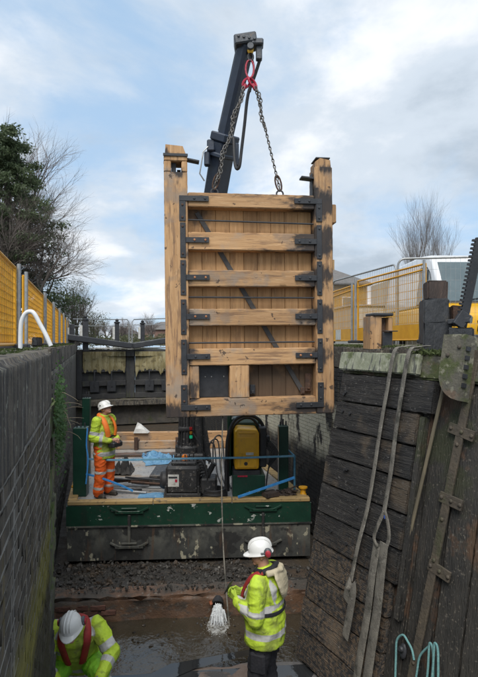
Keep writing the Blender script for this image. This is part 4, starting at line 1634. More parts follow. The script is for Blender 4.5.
UZ, UX, UY = V((0, 0, 1)), V((1, 0, 0)), V((0, 1, 0))
hk = P(250.5, 52, 8.3)
b = MB()
b.lathe([(.035, -.06), (.05, -.02), (.05, .03), (.03, .06)], 10, c=P(250.5, 50, 8.3))
csp(b, 'swivel', m_amber)
b = MB()
oval(b, P(250.5, 57, 8.3), UZ, UX, .06, .04, .018)
csp(b, 'hook', m_iron)
b = MB()
oval(b, P(249.8, 69, 8.3), UZ, UX, .145, .066, .017)
csp(b, 'master_link', m_redlift)
for s in (-1, 1):
    b = MB()
    oval(b, P(249.5 + s * 3, 83, 8.3), (UZ + UX * s * -.5).normalized(), UY * .5 + UX, .085, .05, .020)
    b.bar(P(249 + s * 3.5, 84, 8.3), P(249.5 + s * 6, 90, 8.3), .06, .05, b=.01)
    csp(b, 'leg_clutch', m_redlift)
for s, lx in ((-1, .80), (1, 1.87)):
    a = P(249.5 + s * 6, 88, 8.3)
    e = NGM @ V((lx, .12, 3.66))
    dvec = (e - a)
    ln = dvec.length
    dn = dvec.normalized()
    s1_ = dn.cross(UY).normalized()
    b = MB()
    n = int(ln / .048)
    for k in range(n):
        f = (k + .5) / n
        sag = V((0, 0, 0))
        sd = s1_ if k % 2 else UY
        oval(b, a + dvec * f, dn, (sd + .4 * (UY if k % 2 else s1_)).normalized(), .034, .019, .0085, 9)
    if s < 0 or True:
        for k in range(int(n * (.95 if s < 0 else .45))):
            f = (k + .5) / n
            sd = UY if k % 2 else s1_
            oval(b, a + dvec * f + s1_ * (.035 * math.sin(k * .5)) - UY * .04, dn, (sd + .4 * s1_).normalized(), .034, .019, .0085, 9)
    csp(b, 'chain', m_chain)
    b = MB()
    oval(b, e - dn * .10, dn, s1_, .13, .045, .014)
    csp(b, 'end_link', m_rust)

b = MB()
b.tube(curve([NGM @ V((.90, .1, 0)), P(221.5, 470, 8.2), P(223, 540, 7.8), P(227, 600, 7.3), P(230, 633, 7.12)], 8), .010, 6)
tag(b.obj('tag_line', m_webbing, smooth=60), 'thin pale rope hanging from the oak gate down to the water', 'rope')

# ------------------------------------------------------------------ yellow power pack
pc_ = D(246, 499)
pp = thing('power_pack', 'yellow-covered diesel power pack with hose hoop on the pontoon', 'power pack', (pc_.x, pc_.y + .3, DZ), yaw)
b = MB()
b.box((.04, 0, .22), (.60, .56, .42), b=.015)
b.obj('base_tank', m_dkgreen, pp)
b = MB()
b.box((.0, -.06, .46), (.5, .4, .10), b=.01)
b.obj('skid', m_iron, pp)
m_engyel = mat('engine_yellow', (.78, .42, .02), (.68, .35, .018), rough=.4, scale=4, bump=.04, layers=[dict(scale=9, lo=.6, hi=.72, col=(.35, .2, .05), amt=.5), dict(scale=2.5, stretch=(4, 4, .5), lo=.58, hi=.7, col=(.5, .27, .03), amt=.6)])
b = MB()
prof = [(-.225, .54), (.215, .54), (.225, .62), (.225, 1.20), (.19, 1.27), (-.16, 1.29), (-.225, 1.24)]
b.prism(prof, -.30, .18)
cov = b.obj('engine_cover', m_engyel, pp)
bv = cov.modifiers.new('bevel', 'BEVEL')
bv.width, bv.segments = .03, 3
cov.data.polygons.foreach_set('use_smooth', [True] * len(cov.data.polygons))
b = MB()
b.box((.0, -.306, .98), (.33, .012, .30), b=.005)
b.box((.0, -.306, 1.21), (.30, .012, .03), b=.005)
b.box((.0, -.306, .66), (.36, .012, .17), b=.005)
b.obj('pressed_panel', m_engyel, cov)
b = MB()
b.box((.05, -.316, .83), (.14, .008, .05))
b.obj('maker_plate', m_white_old, cov)
b = MB()
b.lathe([(.035, -.318), (.028, -.30)], 12, c=(-.02, 0, .65), axis='Y')
b.obj('port', m_hose, cov)
b = MB()
b.box((.305, -.02, .93), (.13, .42, .74), b=.02)
b.obj('radiator', m_iron, pp)
b = MB()
b.box((.02, .42, .85), (.62, .40, 1.10), b=.08)
b.box((-.30, .30, .9), (.08, .3, 1.2), b=.02)
b.obj('hydraulic_tank', m_dkgreen, pp)
b = MB()
b.tube(curve([(-.38, -.12, .05), (-.37, -.12, .6), (-.34, -.1, 1.1), (-.2, -.08, 1.42), (.05, -.06, 1.50), (.26, -.04, 1.40), (.37, -.02, 1.15), (.39, 0, .9)], 6), .032, 8)
b.tube(curve([(-.33, .05, .05), (-.33, .05, .7), (-.29, .05, 1.15), (-.1, .05, 1.40), (.12, .05, 1.42), (.30, .05, 1.2)], 6), .026, 8)
b.obj('hose_hoop', m_hose, pp, smooth=60)
b = MB()
for k in range(6):
    b.tube(curve([(.36, -.1, .9 + k * .04), (.45 + .03 * k, -.12, .8), (.42, -.1, .5), (.36, -.16, .12)], 5), .012, 5)
b.box((.40, -.05, 1.06), (.10, .1, .12), b=.02)
b.obj('pipework', m_iron, pp, smooth=60)
b = MB()
b.box((-.08, -.285, .415), (.18, .02, .025))
b.obj('red_label', m_redlift, pp)

# ------------------------------------------------------------------ things lying on the deck
def deck_timber(name, label, a, c, w, h, m, z=DZ, cat='timber', group=None, seed=0):
    a, c = V(a), V(c)
    mid = (a + c) / 2
    ln = (c - a).length
    o = MB()
    o.gbox((-ln / 2, -w / 2, 0), (ln / 2, w / 2, h), step=(.15, .1, .1), b=.012, jit=.008, seed=seed)
    ob = o.obj(name, m, smooth=50)
    ob.location = (mid.x, mid.y, z + .003)
    ob.rotation_euler = (0, 0, math.atan2(c.y - a.y, c.x - a.x))
    if m in (m_oak_x,):
        set_attr(ob, 'stain', lambda q: 0)
    return tag(ob, label, cat, group)


deck_timber('timber_beam', 'long pale timber beam lying across the back of the pontoon, foremost of the pair', D(95, 449), D(262, 447), .22, .20, m_oak_x, seed=1)
deck_timber('timber_beam', 'long pale timber beam lying at the back of the pontoon, behind another', D(90, 441), D(250, 439), .30, .24, m_oak_x, seed=2)
deck_timber('timber_offcut', 'small grey timber offcut on the pontoon edge below the blue strap', D(264, 500) + V((0, .02, 0)), D(277, 499) + V((0, .1, 0)), .22, .09, m_stump, z=DZ + .04, seed=3)
deck_timber('timber_plank', 'brown plank laid flat on the deck behind the worker', D(112, 456), D(178, 455), .35, .05, m_sill, seed=4)
for x in (137, 178):
    b = MB()
    c = D(x, 449)
    b.box((c.x, c.y + .02, DZ + .13), (.10, .26, .26), b=.02)
    b.lathe([(.05, 0), (.05, .34)], 8, c=(c.x, c.y - .14, DZ))
    tag(b.obj('beam_clamp', m_rust, fix=True), 'rusty clamp on the timber beams ' + ('nearer the worker' if x < 150 else 'beside the crane column'), 'clamp')


def crumple(name, label, cat, c, sx, sy, amp, m, z, seed, thick=.01, rz=0):
    rd = random.Random(seed)
    b = MB()
    n = 16
    vs = []
    for j in range(n + 1):
        for i in range(n + 1):
            x, y = (i / n - .5) * sx, (j / n - .5) * sy
            e = min(i, j, n - i, n - j) / n
            h = amp * (abs(mnoise.fractal(V((x * 3.0 / max(sx, .3), y * 3.0 / max(sy, .3), seed)), 1, 2, 3)) * 1.6) * min(1, e * 5 + .15)
            vs.append((x + .06 * mnoise.noise(V((x * 3, y * 3, 4 + seed))), y + .05 * mnoise.noise(V((x * 3, y * 3, 9 + seed))), h + .012))
    fs = [(j * (n + 1) + i, j * (n + 1) + i + 1, (j + 1) * (n + 1) + i + 1, (j + 1) * (n + 1) + i) for j in range(n) for i in range(n)]
    b.add(vs, fs)
    o = b.obj(name, m)
    md = o.modifiers.new('solid', 'SOLIDIFY')
    md.thickness = thick
    o.location = (c.x, c.y, z)
    o.rotation_euler = (0, 0, rz)
    return tag(o, label, cat)


m_tarp = mat('blue_tarpaulin', (.13, .30, .46), (.08, .2, .34), (.28, .40, .48), rough=.45, scale=5, bump=.4, bscale=12)
m_darkcloth = mat('dark_bag_cloth', (.035, .035, .036), (.055, .052, .048), rough=.8, scale=6, bump=.5)
m_whitecloth = mat('white_sack', (.62, .62, .60), (.48, .48, .46), rough=.8, scale=8, bump=.4)
crumple('blue_tarpaulin', 'crumpled blue tarpaulin lying on deck between worker and crane', 'tarpaulin', D(160, 459), .85, 1.3, .12, m_tarp, DZ, 3, rz=.3)
crumple('dark_sack', 'dark limp sack on deck just behind the worker', 'sack', D(121, 473), .55, .5, .45, m_darkcloth, DZ, 5)
crumple('blue_sheet', 'flat pale blue sheet by the valve cabinet', 'sheet', D(163, 496), .9, .3, .02, m_tarp, DZ, 9)
b = MB()
c = D(141, 441)
b.add([V((-.20, -.12, 0)), V((.22, -.12, 0)), V((.24, .14, 0)), V((-.18, .14, 0)), V((-.10, .0, .30)), V((.0, .03, .24)), V((.13, -.1, .10)), V((-.14, -.10, .13))],
      [(0, 3, 2, 1), (0, 7, 4, 3), (0, 1, 6, 7), (7, 6, 5, 4), (1, 2, 5, 6), (2, 3, 4, 5)])
o = b.obj('white_sack', m_whitecloth, smooth=30)
o.location = (c.x, c.y - .0, DZ + .247)
tag(o, 'small white sack peaked up on the timber beams', 'sack')
for k in range(13):
    b = MB()
    x, y = rs.uniform(115, 158), rs.uniform(482, 496)
    c = D(x, y)
    a = rs.uniform(-.5, .5) + (math.pi if rs.random() < .5 else 0)
    ln = rs.uniform(.25, .6)
    if k % 4 == 3:
        pts = curve([c + V((math.cos(a) * ln * (t - .5) * 1.6, math.sin(a) * ln * (t - .5) * .5 + .06 * math.sin(t * 7), .03 + .05 * k / 13)) for t in (0, .25, .5, .75, 1)], 4)
        b.tube(pts, .018, 6)
        m = m_hose
        nm, lb, ct = 'hose_length', 'black hose end among the scrap bars at the worker\'s feet', 'hose'
    else:
        z = .02 + .012 * k
        b.tube([c + V((-math.cos(a) * ln, -math.sin(a) * ln * .5, z)), c + V((math.cos(a) * ln, math.sin(a) * ln * .5, z + .03))], rs.uniform(.014, .026), 7)
        m = (m_iron, m_galv, m_rust)[k % 3]
        nm, lb, ct = 'scrap_bar', 'loose metal bar in the scrap pile at the worker\'s feet', 'bar'
    tag(b.obj(nm, m, smooth=60), lb, ct, 'scrap lying by the worker on the deck')
b = MB()
c = D(214, 500)
for k in range(4):
    oval(b, c + V((0, .22, .03 + .035 * k)), UY, UX, .17 + .01 * (k % 2), .22 - .01 * k, .026, 22)
tag(b.obj('hose_coil', m_hose, smooth=60), 'coil of black hose beside the valve cabinet', 'hose')
b = MB()
c = D(289, 497)
for i in range(26):
    b.tube(curve([c + V((rs.gauss(0, .10), rs.gauss(.08, .06), .02 + abs(rs.gauss(0, .05)))) for _ in range(4)], 4), .016, 5)
tag(b.obj('rope_heap', m_stump, smooth=60), 'tangled brown rope heap by the yellow bollard', 'rope')
b = MB()
for k in range(4):
    b.tube(curve([D(140 + 12 * k, 455 + 6 * k) + V((0, 0, .02)), D(152 + 12 * k, 452 + 7 * k) + V((0, 0, .02)), D(172 + 9 * k, 456 + 8 * k) + V((0, 0, .02)), D(196 + 6 * k, 452 + 9 * k) + V((0, 0, .02))], 6), .018, 6)
tag(b.obj('deck_hose', m_hose, smooth=60), 'black hoses snaking over the deck towards the crane', 'hose')

# ------------------------------------------------------------------ recess wall under the barriers
rc = thing('recess_wall', 'dark recess wall behind the mossy corner of the near wall', 'wall', L(-3.0, -4.3), PHI)
b = MB()
b.gbox((-.5, .0, -3.88), (.35, 4.1, -.02), step=.5, b=.03, jit=.02, seed=6)
b.obj('masonry', m_chamber_l, rc)


# ------------------------------------------------------------------ yellow barriers
def barrier(name, label, a, c, h, group, kick=0.0, mesh_pitch=.08, mesh_w=.007, sign=None, rail_m=None):
    """A mesh barrier panel from ground point a to ground point c."""
    a, c = V(a), V(c)
    ln = V((c.x - a.x, c.y - a.y, 0)).length
    t = thing(name, label, 'barrier', a, math.atan2(c.y - a.y, c.x - a.x), group)
    sl = (c.z - a.z) / ln
    Z = lambda x, z: z + sl * x
    for x in (0.02, ln - .02):
        b = MB()
        b.tube([(x, -.045, Z(x, 0)), (x, -.045, Z(x, h + .06))], .026, 8)
        b.obj('post', m_galv, t, smooth=50)
        b = MB()
        b.box((x, .06, Z(x, .03)), (.36, .3, .07), b=.015)
        b.obj('foot', m_hose, t)
    b = MB()
    for z in (.06, h):
        b.tube([(.05, 0, Z(.05, z)), (ln - .05, 0, Z(ln - .05, z))], .020, 6)
    for x in (.05, ln - .05):
        b.tube([(x, 0, Z(x, .06)), (x, 0, Z(x, h))], .020, 6)
    b.obj('frame', m_yellow, t, smooth=50)
    b = MB()
    n = int((ln - .14) / mesh_pitch)
    for i in range(n):
        x = .08 + (ln - .16) * (i + .5) / n
        b.box((x, 0, Z(x, (h + .06 + kick) / 2)), (mesh_w, .006, h - .10 - kick))
    z = .10 + kick
    while z < h - .03:
        b.bar((.06, .006, Z(.06, z)), (ln - .06, .006, Z(ln - .06, z)), .005, .008)
        z += .085 if mesh_w < .008 else .15
    b.obj('mesh', m_yellow, t)
    if kick:
        b = MB()
        b.prism([(.06, Z(.06, .07)), (ln - .06, Z(ln, .07)), (ln - .06, Z(ln, .07 + kick)), (.06, Z(.06, .07 + kick))], -.012, .002)
        b.obj('kickboard', m_yellow, t, fix=True)
        b = MB()
        b.tube([(.05, 0, Z(0, h - .14)), (ln - .05, 0, Z(ln, h - .10))], .018, 6)
        b.obj('middle_rail', m_yellow, t, smooth=50)
    if sign:
        x, w = sign
        b = MB()
        b.box((x, -.02, Z(x, .07 + kick * .5)), (w, .008, kick * .92))
        b.obj('sign', m_white_old, t)
    return t


BU = -2.86


def fenceY(Y, z=-.03):
    v = (Y - LO.y - LR.y * BU) / LA.y
    return L(BU, v, z)


runs = [(4.2, 7.0), (7.75, 11.0), (11.15, 13.6), (13.8, 16.2), (16.4, 18.8), (19.0, 21.4), (21.6, 23.6)]
ordn = ['nearest', 'second', 'third', 'fourth', 'fifth', 'sixth', 'farthest']
for i, (y0, y1) in enumerate(runs):
    barrier('mesh_barrier', ordn[i] + ' yellow mesh barrier along the coping by the evergreen tree', fenceY(y0, -.03), fenceY(y1, -.03 if i < 5 else -.06), 1.08, 'yellow barriers on the coping by the evergreen')
barrier('mesh_barrier', 'tall yellow site barrier with kickboard behind the pale wooden post', P(357, 343, 12.0), P(427, 343, 9.25), 1.42, 'tall yellow barriers on the bank', .28, .07, .013, sign=(1.15, .2))
barrier('mesh_barrier', 'tall yellow site barrier with white sign, just past the hanging gate', P(326, 343, 14.6), P(354, 343, 12.25), 1.36, 'tall yellow barriers on the bank', .28, .07, .013, sign=(1.2, .42))


def heras(label, a, c, h):
    a, c = V(a), V(c)
    ln = V((c.x - a.x, c.y - a.y, 0)).length
    t = thing('fence_panel', label, 'fence', a, math.atan2(c.y - a.y, c.x - a.x), 'grey temporary fence panels')
    b = MB()
    rc_ = .14
    pts = [(0, 0, 0), (0, 0, h - rc_)] + [(rc_ - rc_ * math.cos(x), 0, h - rc_ + rc_ * math.sin(x)) for x in (.4, .8, 1.2)] + [(rc_, 0, h), (ln - rc_, 0, h)]
    pts += [(ln - rc_ + rc_ * math.sin(x), 0, h - rc_ + rc_ * math.cos(x)) for x in (.4, .8, 1.2)] + [(ln, 0, h - rc_), (ln, 0, 0)]
    b.tube(pts, .022, 8)
    b.tube([(0, 0, .15), (ln, 0, .15)], .018, 6)
    b.obj('frame', m_galv, t, smooth=60)
    b = MB()
    n = int(ln / .09)
    for i in range(1, n):
        b.box((ln * i / n, 0, h / 2 + .07), (.004, .004, h - .16))
    for k in range(1, 8):
        b.box((ln / 2, .004, .15 + (h - .16) * k / 8), (ln, .004, .004))
    b.obj('mesh', m_galv, t)
    return t


heras('grey rounded temporary fence panel behind the tall yellow barriers', P(333, 354, 15.2), P(396, 352, 11.8), 2.12)
heras('grey rounded temporary fence panel in front of the white van', P(398, 353, 10.6), P(500, 353, 10.3), 1.92)

# white hoop rail on the coping
b = MB()
b.tube(curve([P(x, y, 4.45) for x, y in ((20.5, 352), (20.5, 335), (21.5, 322), (25, 314), (30, 311.5), (34.5, 314), (40, 324), (46, 335), (51, 346))], 5), .019, 10)
tag(b.obj('grab_rail', m_white, smooth=60), 'white bent tube grab rail on top of the near wall coping', 'grab rail')
b = MB()
b.gbox(tuple(P(31, 344, 4.6) + V((0, 0, -.02))), tuple(P(38, 337, 4.6) + V((0, .12, 0))), step=.04, b=.01, jit=.006, seed=3)
tag(b.obj('rubber_block', m_hose), 'small black rubber block on the near coping inside the white hoop', 'block')

# pale wooden post standing at the lock edge
wp = thing('wooden_post', 'short pale timber post with black cap standing on the lock edge', 'post', P(382, 350, 8.55), R(8))
sc_ = 8.55 / F
b = MB()
b.gbox((-12 * sc_, 0, 0), (0 * sc_, .34, 34 * sc_), step=.06, b=.012, jit=.004, seed=12)
o = b.obj('cheek', m_oak_z, wp, smooth=45)
set_attr(o, 'stain', lambda c: 0)
b = MB()
b.gbox((7 * sc_, 0, 0), (11.5 * sc_, .34, 33 * sc_), step=.06, b=.012, jit=.004, seed=13)
o = b.obj('cheek', m_oak_z, wp, smooth=45)
set_attr(o, 'stain', lambda c: 0)
b = MB()
b.gbox((.5 * sc_, .12, 0), (6.9 * sc_, .33, 33 * sc_), step=.06, b=.008, jit=.004, seed=15)
b.obj('web', m_sill, wp, smooth=45)
b = MB()
b.box((1 * sc_, .15, 35.5 * sc_), (21 * sc_, .36, 3 * sc_), b=.012)
b.obj('iron_cap', m_iron, wp)
b = MB()
b.box((4.5 * sc_, -.03, 9 * sc_), (10 * sc_, .05, 18 * sc_), b=.008)
b.box((7 * sc_, -.06, 18.8 * sc_), (13 * sc_, .12, 1 * sc_), b=.004)
b.obj('iron_shoe', m_iron, wp)

# ------------------------------------------------------------------ van
m_glass = mat('van_glass', (.09, .125, .135), (.075, .105, .115), rough=.05, bump=0, spec=.8)
m_vanw = mat('van_white', (.70, .72, .74), (.66, .68, .70), rough=.28, scale=2, bump=0, coat=.3)
m_vany = mat('van_yellow', (.80, .43, .008), (.74, .39, .008), rough=.32, scale=2, bump=0, coat=.2)
m_black = mat('black_plastic', (.02, .02, .021), (.028, .028, .03), rough=.5, bump=0)
VZ = -.28
vn = thing('van', 'white works van with yellow lower body parked behind the fence', 'van', (5.50, 11.0, VZ))
b = MB()


def shell(b, prof, w0, w1, m=0, zc=1.2, zt=2.45):
    """Closed side profile (y, z) pushed across the van, narrowing from half-width w0 to w1 with height."""
    n = len(prof)
    hw = lambda z: w0 if z <= zc else w0 + (w1 - w0) * (z - zc) / (zt - zc)
    vs = [V((-hw(z), y, z)) for y, z in prof] + [V((hw(z), y, z)) for y, z in prof]
    fs = [tuple(range(n)), tuple(range(n, 2 * n))[::-1]] + [(i, n + i, n + (i + 1) % n, (i + 1) % n) for i in range(n)]
    b.add(vs, fs, m)


shell(b, [(-.15, .42), (-.22, .70), (-.15, .95), (.55, 1.20), (5.0, 1.20), (5.0, .42)], 1.0, .9)
lowb = b.obj('lower_body', m_vany, vn, fix=True)
b = MB()
shell(b, [(.56, 1.202), (1.48, 2.30), (1.75, 2.46), (2.4, 2.53), (5.0, 2.53), (5.0, 1.202)], .995, .86)
upb = b.obj('cab', m_vanw, vn, fix=True)
for o in (lowb, upb):
    bv = o.modifiers.new('bevel', 'BEVEL')
    bv.width, bv.segments = .06, 3
    o.data.polygons.foreach_set('use_smooth', [True] * len(o.data.polygons))


def pane(name, pts, m, parent, t=.012):
    pts = [V(p) for p in pts]
    n = (pts[1] - pts[0]).cross(pts[2] - pts[0]).normalized()
    b = MB()
    k = len(pts)
    b.add(pts + [p - n * t for p in pts], [tuple(range(k)), tuple(range(k, 2 * k))[::-1]] + [(i, k + i, k + (i + 1) % k, (i + 1) % k) for i in range(k)])
    return b.obj(name, m, parent, fix=True)


def wsp(x, f, o=.0):
    y, z = .56 + (1.48 - .56) * f, 1.202 + (2.30 - 1.202) * f
    nn = V((0, -(2.30 - 1.202), (1.48 - .56))).normalized()
    return V((x, y, z)) + nn * o


ws = pane('windscreen', [wsp(-.86, .04, .012), wsp(.86, .04, .012), wsp(.76, .95, .012), wsp(-.76, .95, .012)], m_glass, vn)
b = MB()
b.bar(wsp(-.9, .025, .02), wsp(.9, .025, .02), .05, .03, b=.008)
b.bar(wsp(-.5, .04, .03), wsp(.2, .14, .03), .02, .02)
b.obj('wiper', m_black, ws)
sx = lambda z: -(.995 + (.86 - .995) * (z - 1.2) / 1.25) - .008
swp = [(.98, 1.28), (1.50, 2.0), (1.72, 2.15), (2.18, 2.18), (2.22, 1.28)]
pane('side_window_seal', [(sx(z) + .003, 1.6 + (y - 1.6) * 1.06, 1.72 + (z - 1.72) * 1.07) for y, z in swp], m_black, vn, .006)
sw = pane('side_window', [(sx(z) - .004, y, z) for y, z in swp], m_glass, vn, .006)
b = MB()
b.bar((sx(1.28) - .01, 1.52, 1.28), (sx(2.1) - .01, 1.62, 2.1), .02, .03, up=(1, 0, 0))
b.obj('quarter_bar', m_black, sw)
b = MB()
b.box((-1.08, 1.05, 1.36), (.12, .10, .32), b=.03)
b.obj('mirror', m_black, vn)
for s in (-1, 1):
    b = MB()
    b.box((s * .78, -.17, .80), (.30, .10, .20), b=.04)
    b.obj('headlight', m_glass, vn)
b = MB()
b.box((0, -.20, .68), (1.1, .08, .26), b=.03)
b.box((0, -.2, .38), (1.9, .2, .22), b=.04)
b.obj('bumper', m_black, vn)
for y in (.75, 4.1):
    for s in (-1, 1):
        b = MB()
        b.lathe([(.17, -.10), (.32, -.11), (.345, -.06), (.345, .06), (.32, .11), (.17, .10)], 24, c=(s * .88, y, .345), axis='X')
        w_ = b.obj('wheel', m_hose, vn, smooth=40, fix=True)
        b = MB()
        b.lathe([(.05, -.10), (.17, -.09), (.17, .09), (.05, .10)], 16, c=(s * .88, y, .345), axis='X')
        b.obj('hub', m_galv, w_, smooth=40, fix=True)

# site cabin and house beyond the barriers
m_cabin = mat('pale_cabin_panel', (.50, .49, .45), (.42, .41, .38), rough=.6, scale=2, stretch=(3, 3, .4), bump=.1)
cbn = thing('site_cabin', 'pale low site cabin seen through the yellow barriers', 'cabin', P(378, 360, 17.5), R(6))
b = MB()
b.box((0, 1.1, .95), (1.9, 2.2, 1.7), b=.03)
b.obj('body', m_cabin, cbn)
for k in range(8):
    b = MB()
    b.box((-.84 + k * .24, -.012, .95), (.10, .02, 1.5), b=.006)
    b.obj('rib', m_cabin, cbn)
b = MB()
b.box((0, 1.1, 1.83), (2.0, 2.3, .06), b=.01)
b.obj('roof', m_galv, cbn)
tl = thing('trailer', 'tall pale grey box trailer between the cabin and the van', 'trailer', P(409, 362, 16.6), R(4))
b = MB()
b.box((0, 1.2, 1.60), (.92, 2.4, 2.2), b=.04)
b.obj('box_body', m_cabin, tl)
for k in range(5):
    b = MB()
    b.box((0, -.014, .7 + k * .42), (.88, .02, .02))
    b.obj('seam', m_galv, tl)
for s in (-1, 1):
    b = MB()
    b.lathe([(.2, -.08), (.29, -.08), (.29, .08), (.2, .08)], 18, c=(s * .36, 1.2, .29), axis='X')
    b.obj('wheel', m_hose, tl, fix=True)
b = MB()
b.box((0, 1.2, .46), (.8, 2.3, .1))
b.obj('chassis', m_iron, tl)

m_housebrick = mat('buff_house_brick', (.36, .235, .11), (.30, .19, .09), rough=.85, scale=2, bump=.3, bscale=12)
m_slate = mat('grey_roof_tile', (.16, .15, .145), (.12, .115, .11), rough=.8, scale=3, stretch=(1, 1, 4), bump=.3)


def house(label, base, w, dp, eave, ridge, wallm, rz, wins):
    t = thing('house', label, 'house', base, rz)
    b = MB()
    b.box((0, dp / 2, eave / 2), (w, dp, eave))
    b.obj('wall', wallm, t)
    b = MB()
    o_ = .4
    vs = [(-w / 2 - o_, -o_, eave), (w / 2 + o_, -o_, eave), (w / 2 + o_, dp + o_, eave), (-w / 2 - o_, dp + o_, eave), (-w * .12, dp / 2, ridge), (w * .12, dp / 2, ridge)]
    vs = vs + [(x, y, z + .14) for x, y, z in vs[:4]]
    b.add(vs, [(3, 2, 1, 0), (0, 1, 7, 6), (1, 2, 8, 7), (2, 3, 9, 8), (3, 0, 6, 9), (6, 7, 5, 4), (7, 8, 5), (8, 9, 4, 5), (9, 6, 4)])
    r_ = b.obj('roof', m_slate, t, fix=True)
    b = MB()
    b.box((w * .1, dp / 2, ridge + .2), (.6, .6, 1.2))
    b.obj('chimney', wallm, r_)
    for (x, z, ww, hh) in wins:
        b = MB()
        b.box((x, -.02, z), (ww, .06, hh))
        o = b.obj('window', m_white, t)
        b = MB()
        b.box((x, -.06, z), (ww - .16, .03, hh - .16))
        b.obj('pane', m_glass, o)
    return t


house('small buff brick house with grey hipped roof beyond the site fence', P(333, 347.5, 46), 6.2, 6.0, 5.55, 7.4, m_housebrick, R(6), [(-1.6, 3.9, 1.2, 1.2), (1.4, 3.9, 1.2, 1.2), (.2, 1.6, 1.4, 1.3)])
m_farbrick = mat('far_red_brick', (.22, .13, .10), (.18, .11, .09), rough=.9, scale=1, bump=0)
house('distant red house above the canal beside the hanging gate', P(160, 344.5, 120), 9, 8, 3.4, 5.4, m_farbrick, R(-10), [(-2, 1.7, 1.2, 1.3), (2, 1.7, 1.2, 1.3)])
house('distant pale cottage beyond the far gates', P(125, 344.5, 110), 5, 5, 2.2, 3.6, m_cabin, R(5), [(0, 1.2, 1.0, 1.0)])

# ------------------------------------------------------------------ trees
m_bark = mat('grey_bark', (.10, .085, .072), (.065, .055, .048), rough=.9, scale=3, stretch=(3, 3, .6), bump=.5, bscale=12)
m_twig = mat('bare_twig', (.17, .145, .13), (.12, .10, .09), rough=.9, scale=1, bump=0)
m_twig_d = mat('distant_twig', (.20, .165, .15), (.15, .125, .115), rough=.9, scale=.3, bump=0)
m_needle = mat('dark_evergreen', (.105, .14, .07), (.08, .11, .055), (.13, .165, .085), rough=.7, scale=.8, bump=0, leaf=.45)
m_bush = mat('olive_bush', (.12, .125, .065), (.09, .095, .05), (.15, .14, .08), rough=.8, scale=.6, bump=0, leaf=.45)


def twigtree(name, label, base, H, seed, spread=.55, upw=.25, levels=6, trunk=.22, stems=1, leafm=None, twig=m_twig, first=.25, dens=1.0, lean=(0, 0), group=None):
    rd = random.Random(seed)
    t = thing(name, label, 'tree', base, 0, group)
    tb, cb_ = MB(), MB()

    def seg(b, p, q, r0, r1, n):
        b.tube([p, q], [r0, r1], n, cap=False)

    def grow(p, d, ln, r, lv):
        n = 3 if lv > 1 else 4
        d = d.normalized()
        k = 3 if lv < 4 else 2
        for i in range(k):
            d = (d + V((rd.gauss(0, .13), rd.gauss(0, .13), rd.gauss(0, .08) + upw * .14))).normalized()
            q = p + d * (ln / k)
            r1 = r * (.86 if lv < levels else .6)
            seg(cb_ if lv > 0 else tb, p, q, r, r1, 7 if lv == 0 else (5 if lv < 3 else 3))
            p, r = q, r1
            if lv < levels and (lv > 0 or i > 0):
                for _ in range(1 if rd.random() < .75 * dens else 2):
                    ax = d.orthogonal().normalized()
                    ax.rotate(Quaternion(d, rd.uniform(0, 6.28)))
                    nd = (d * math.cos(spread) + ax * math.sin(spread * rd.uniform(.6, 1.4)) + V((0, 0, upw * .5)))
                    grow(p, nd, ln * rd.uniform(.55, .78), r * .58, lv + 1)
        if lv < levels:
            grow(p, d + V((rd.gauss(0, .2), rd.gauss(0, .2), 0)), ln * .7, r * .8, lv + 1)
    for s in range(stems):
        a = 6.28 * s / max(1, stems) + rd.uniform(0, 1)
        d0 = V((lean[0], lean[1], 1)) + (V((math.cos(a), math.sin(a), 0)) * (.28 if stems > 1 else .04))
        grow(V((rd.uniform(-.2, .2), rd.uniform(-.2, .2), -.1)) * (1 if stems > 1 else 0), d0, H * first * (rd.uniform(.8, 1.1) if stems > 1 else 1), trunk, 0)
    top = max(v[2] for v in tb.v + cb_.v)
    k = H / top
    for b in (tb, cb_):
        b.v = [tuple(V(v) * k) for v in b.v]
    tb.obj('trunk', m_bark, t, smooth=60)
    cb_.obj('crown', twig, t)
    return t


def leafmass(b, c, rad, n, size, rd, droop=0.0, flat=1.0):
    for i in range(n):
        v = V((rd.gauss(0, 1), rd.gauss(0, 1), rd.gauss(0, 1)))
        v = v.normalized() * rad * rd.random() ** .4
        v.z *= flat
        p = c + v
        nrm = V((rd.gauss(0, 1), rd.gauss(0, 1), rd.gauss(0, 1) + .8)).normalized()
        tt = nrm.orthogonal().normalized()
        tt.rotate(Quaternion(nrm, rd.uniform(0, 6.28)))
        tt = (tt + V((0, 0, -droop))).normalized()
        u = nrm.cross(tt).normalized()
        s = size * rd.uniform(.6, 1.4)
        b.add([p - u * s * .22, p + tt * s * .55 - u * s * .25, p + tt * s, p + u * s * .18 + tt * s * .35], [(0, 1, 2, 3)])


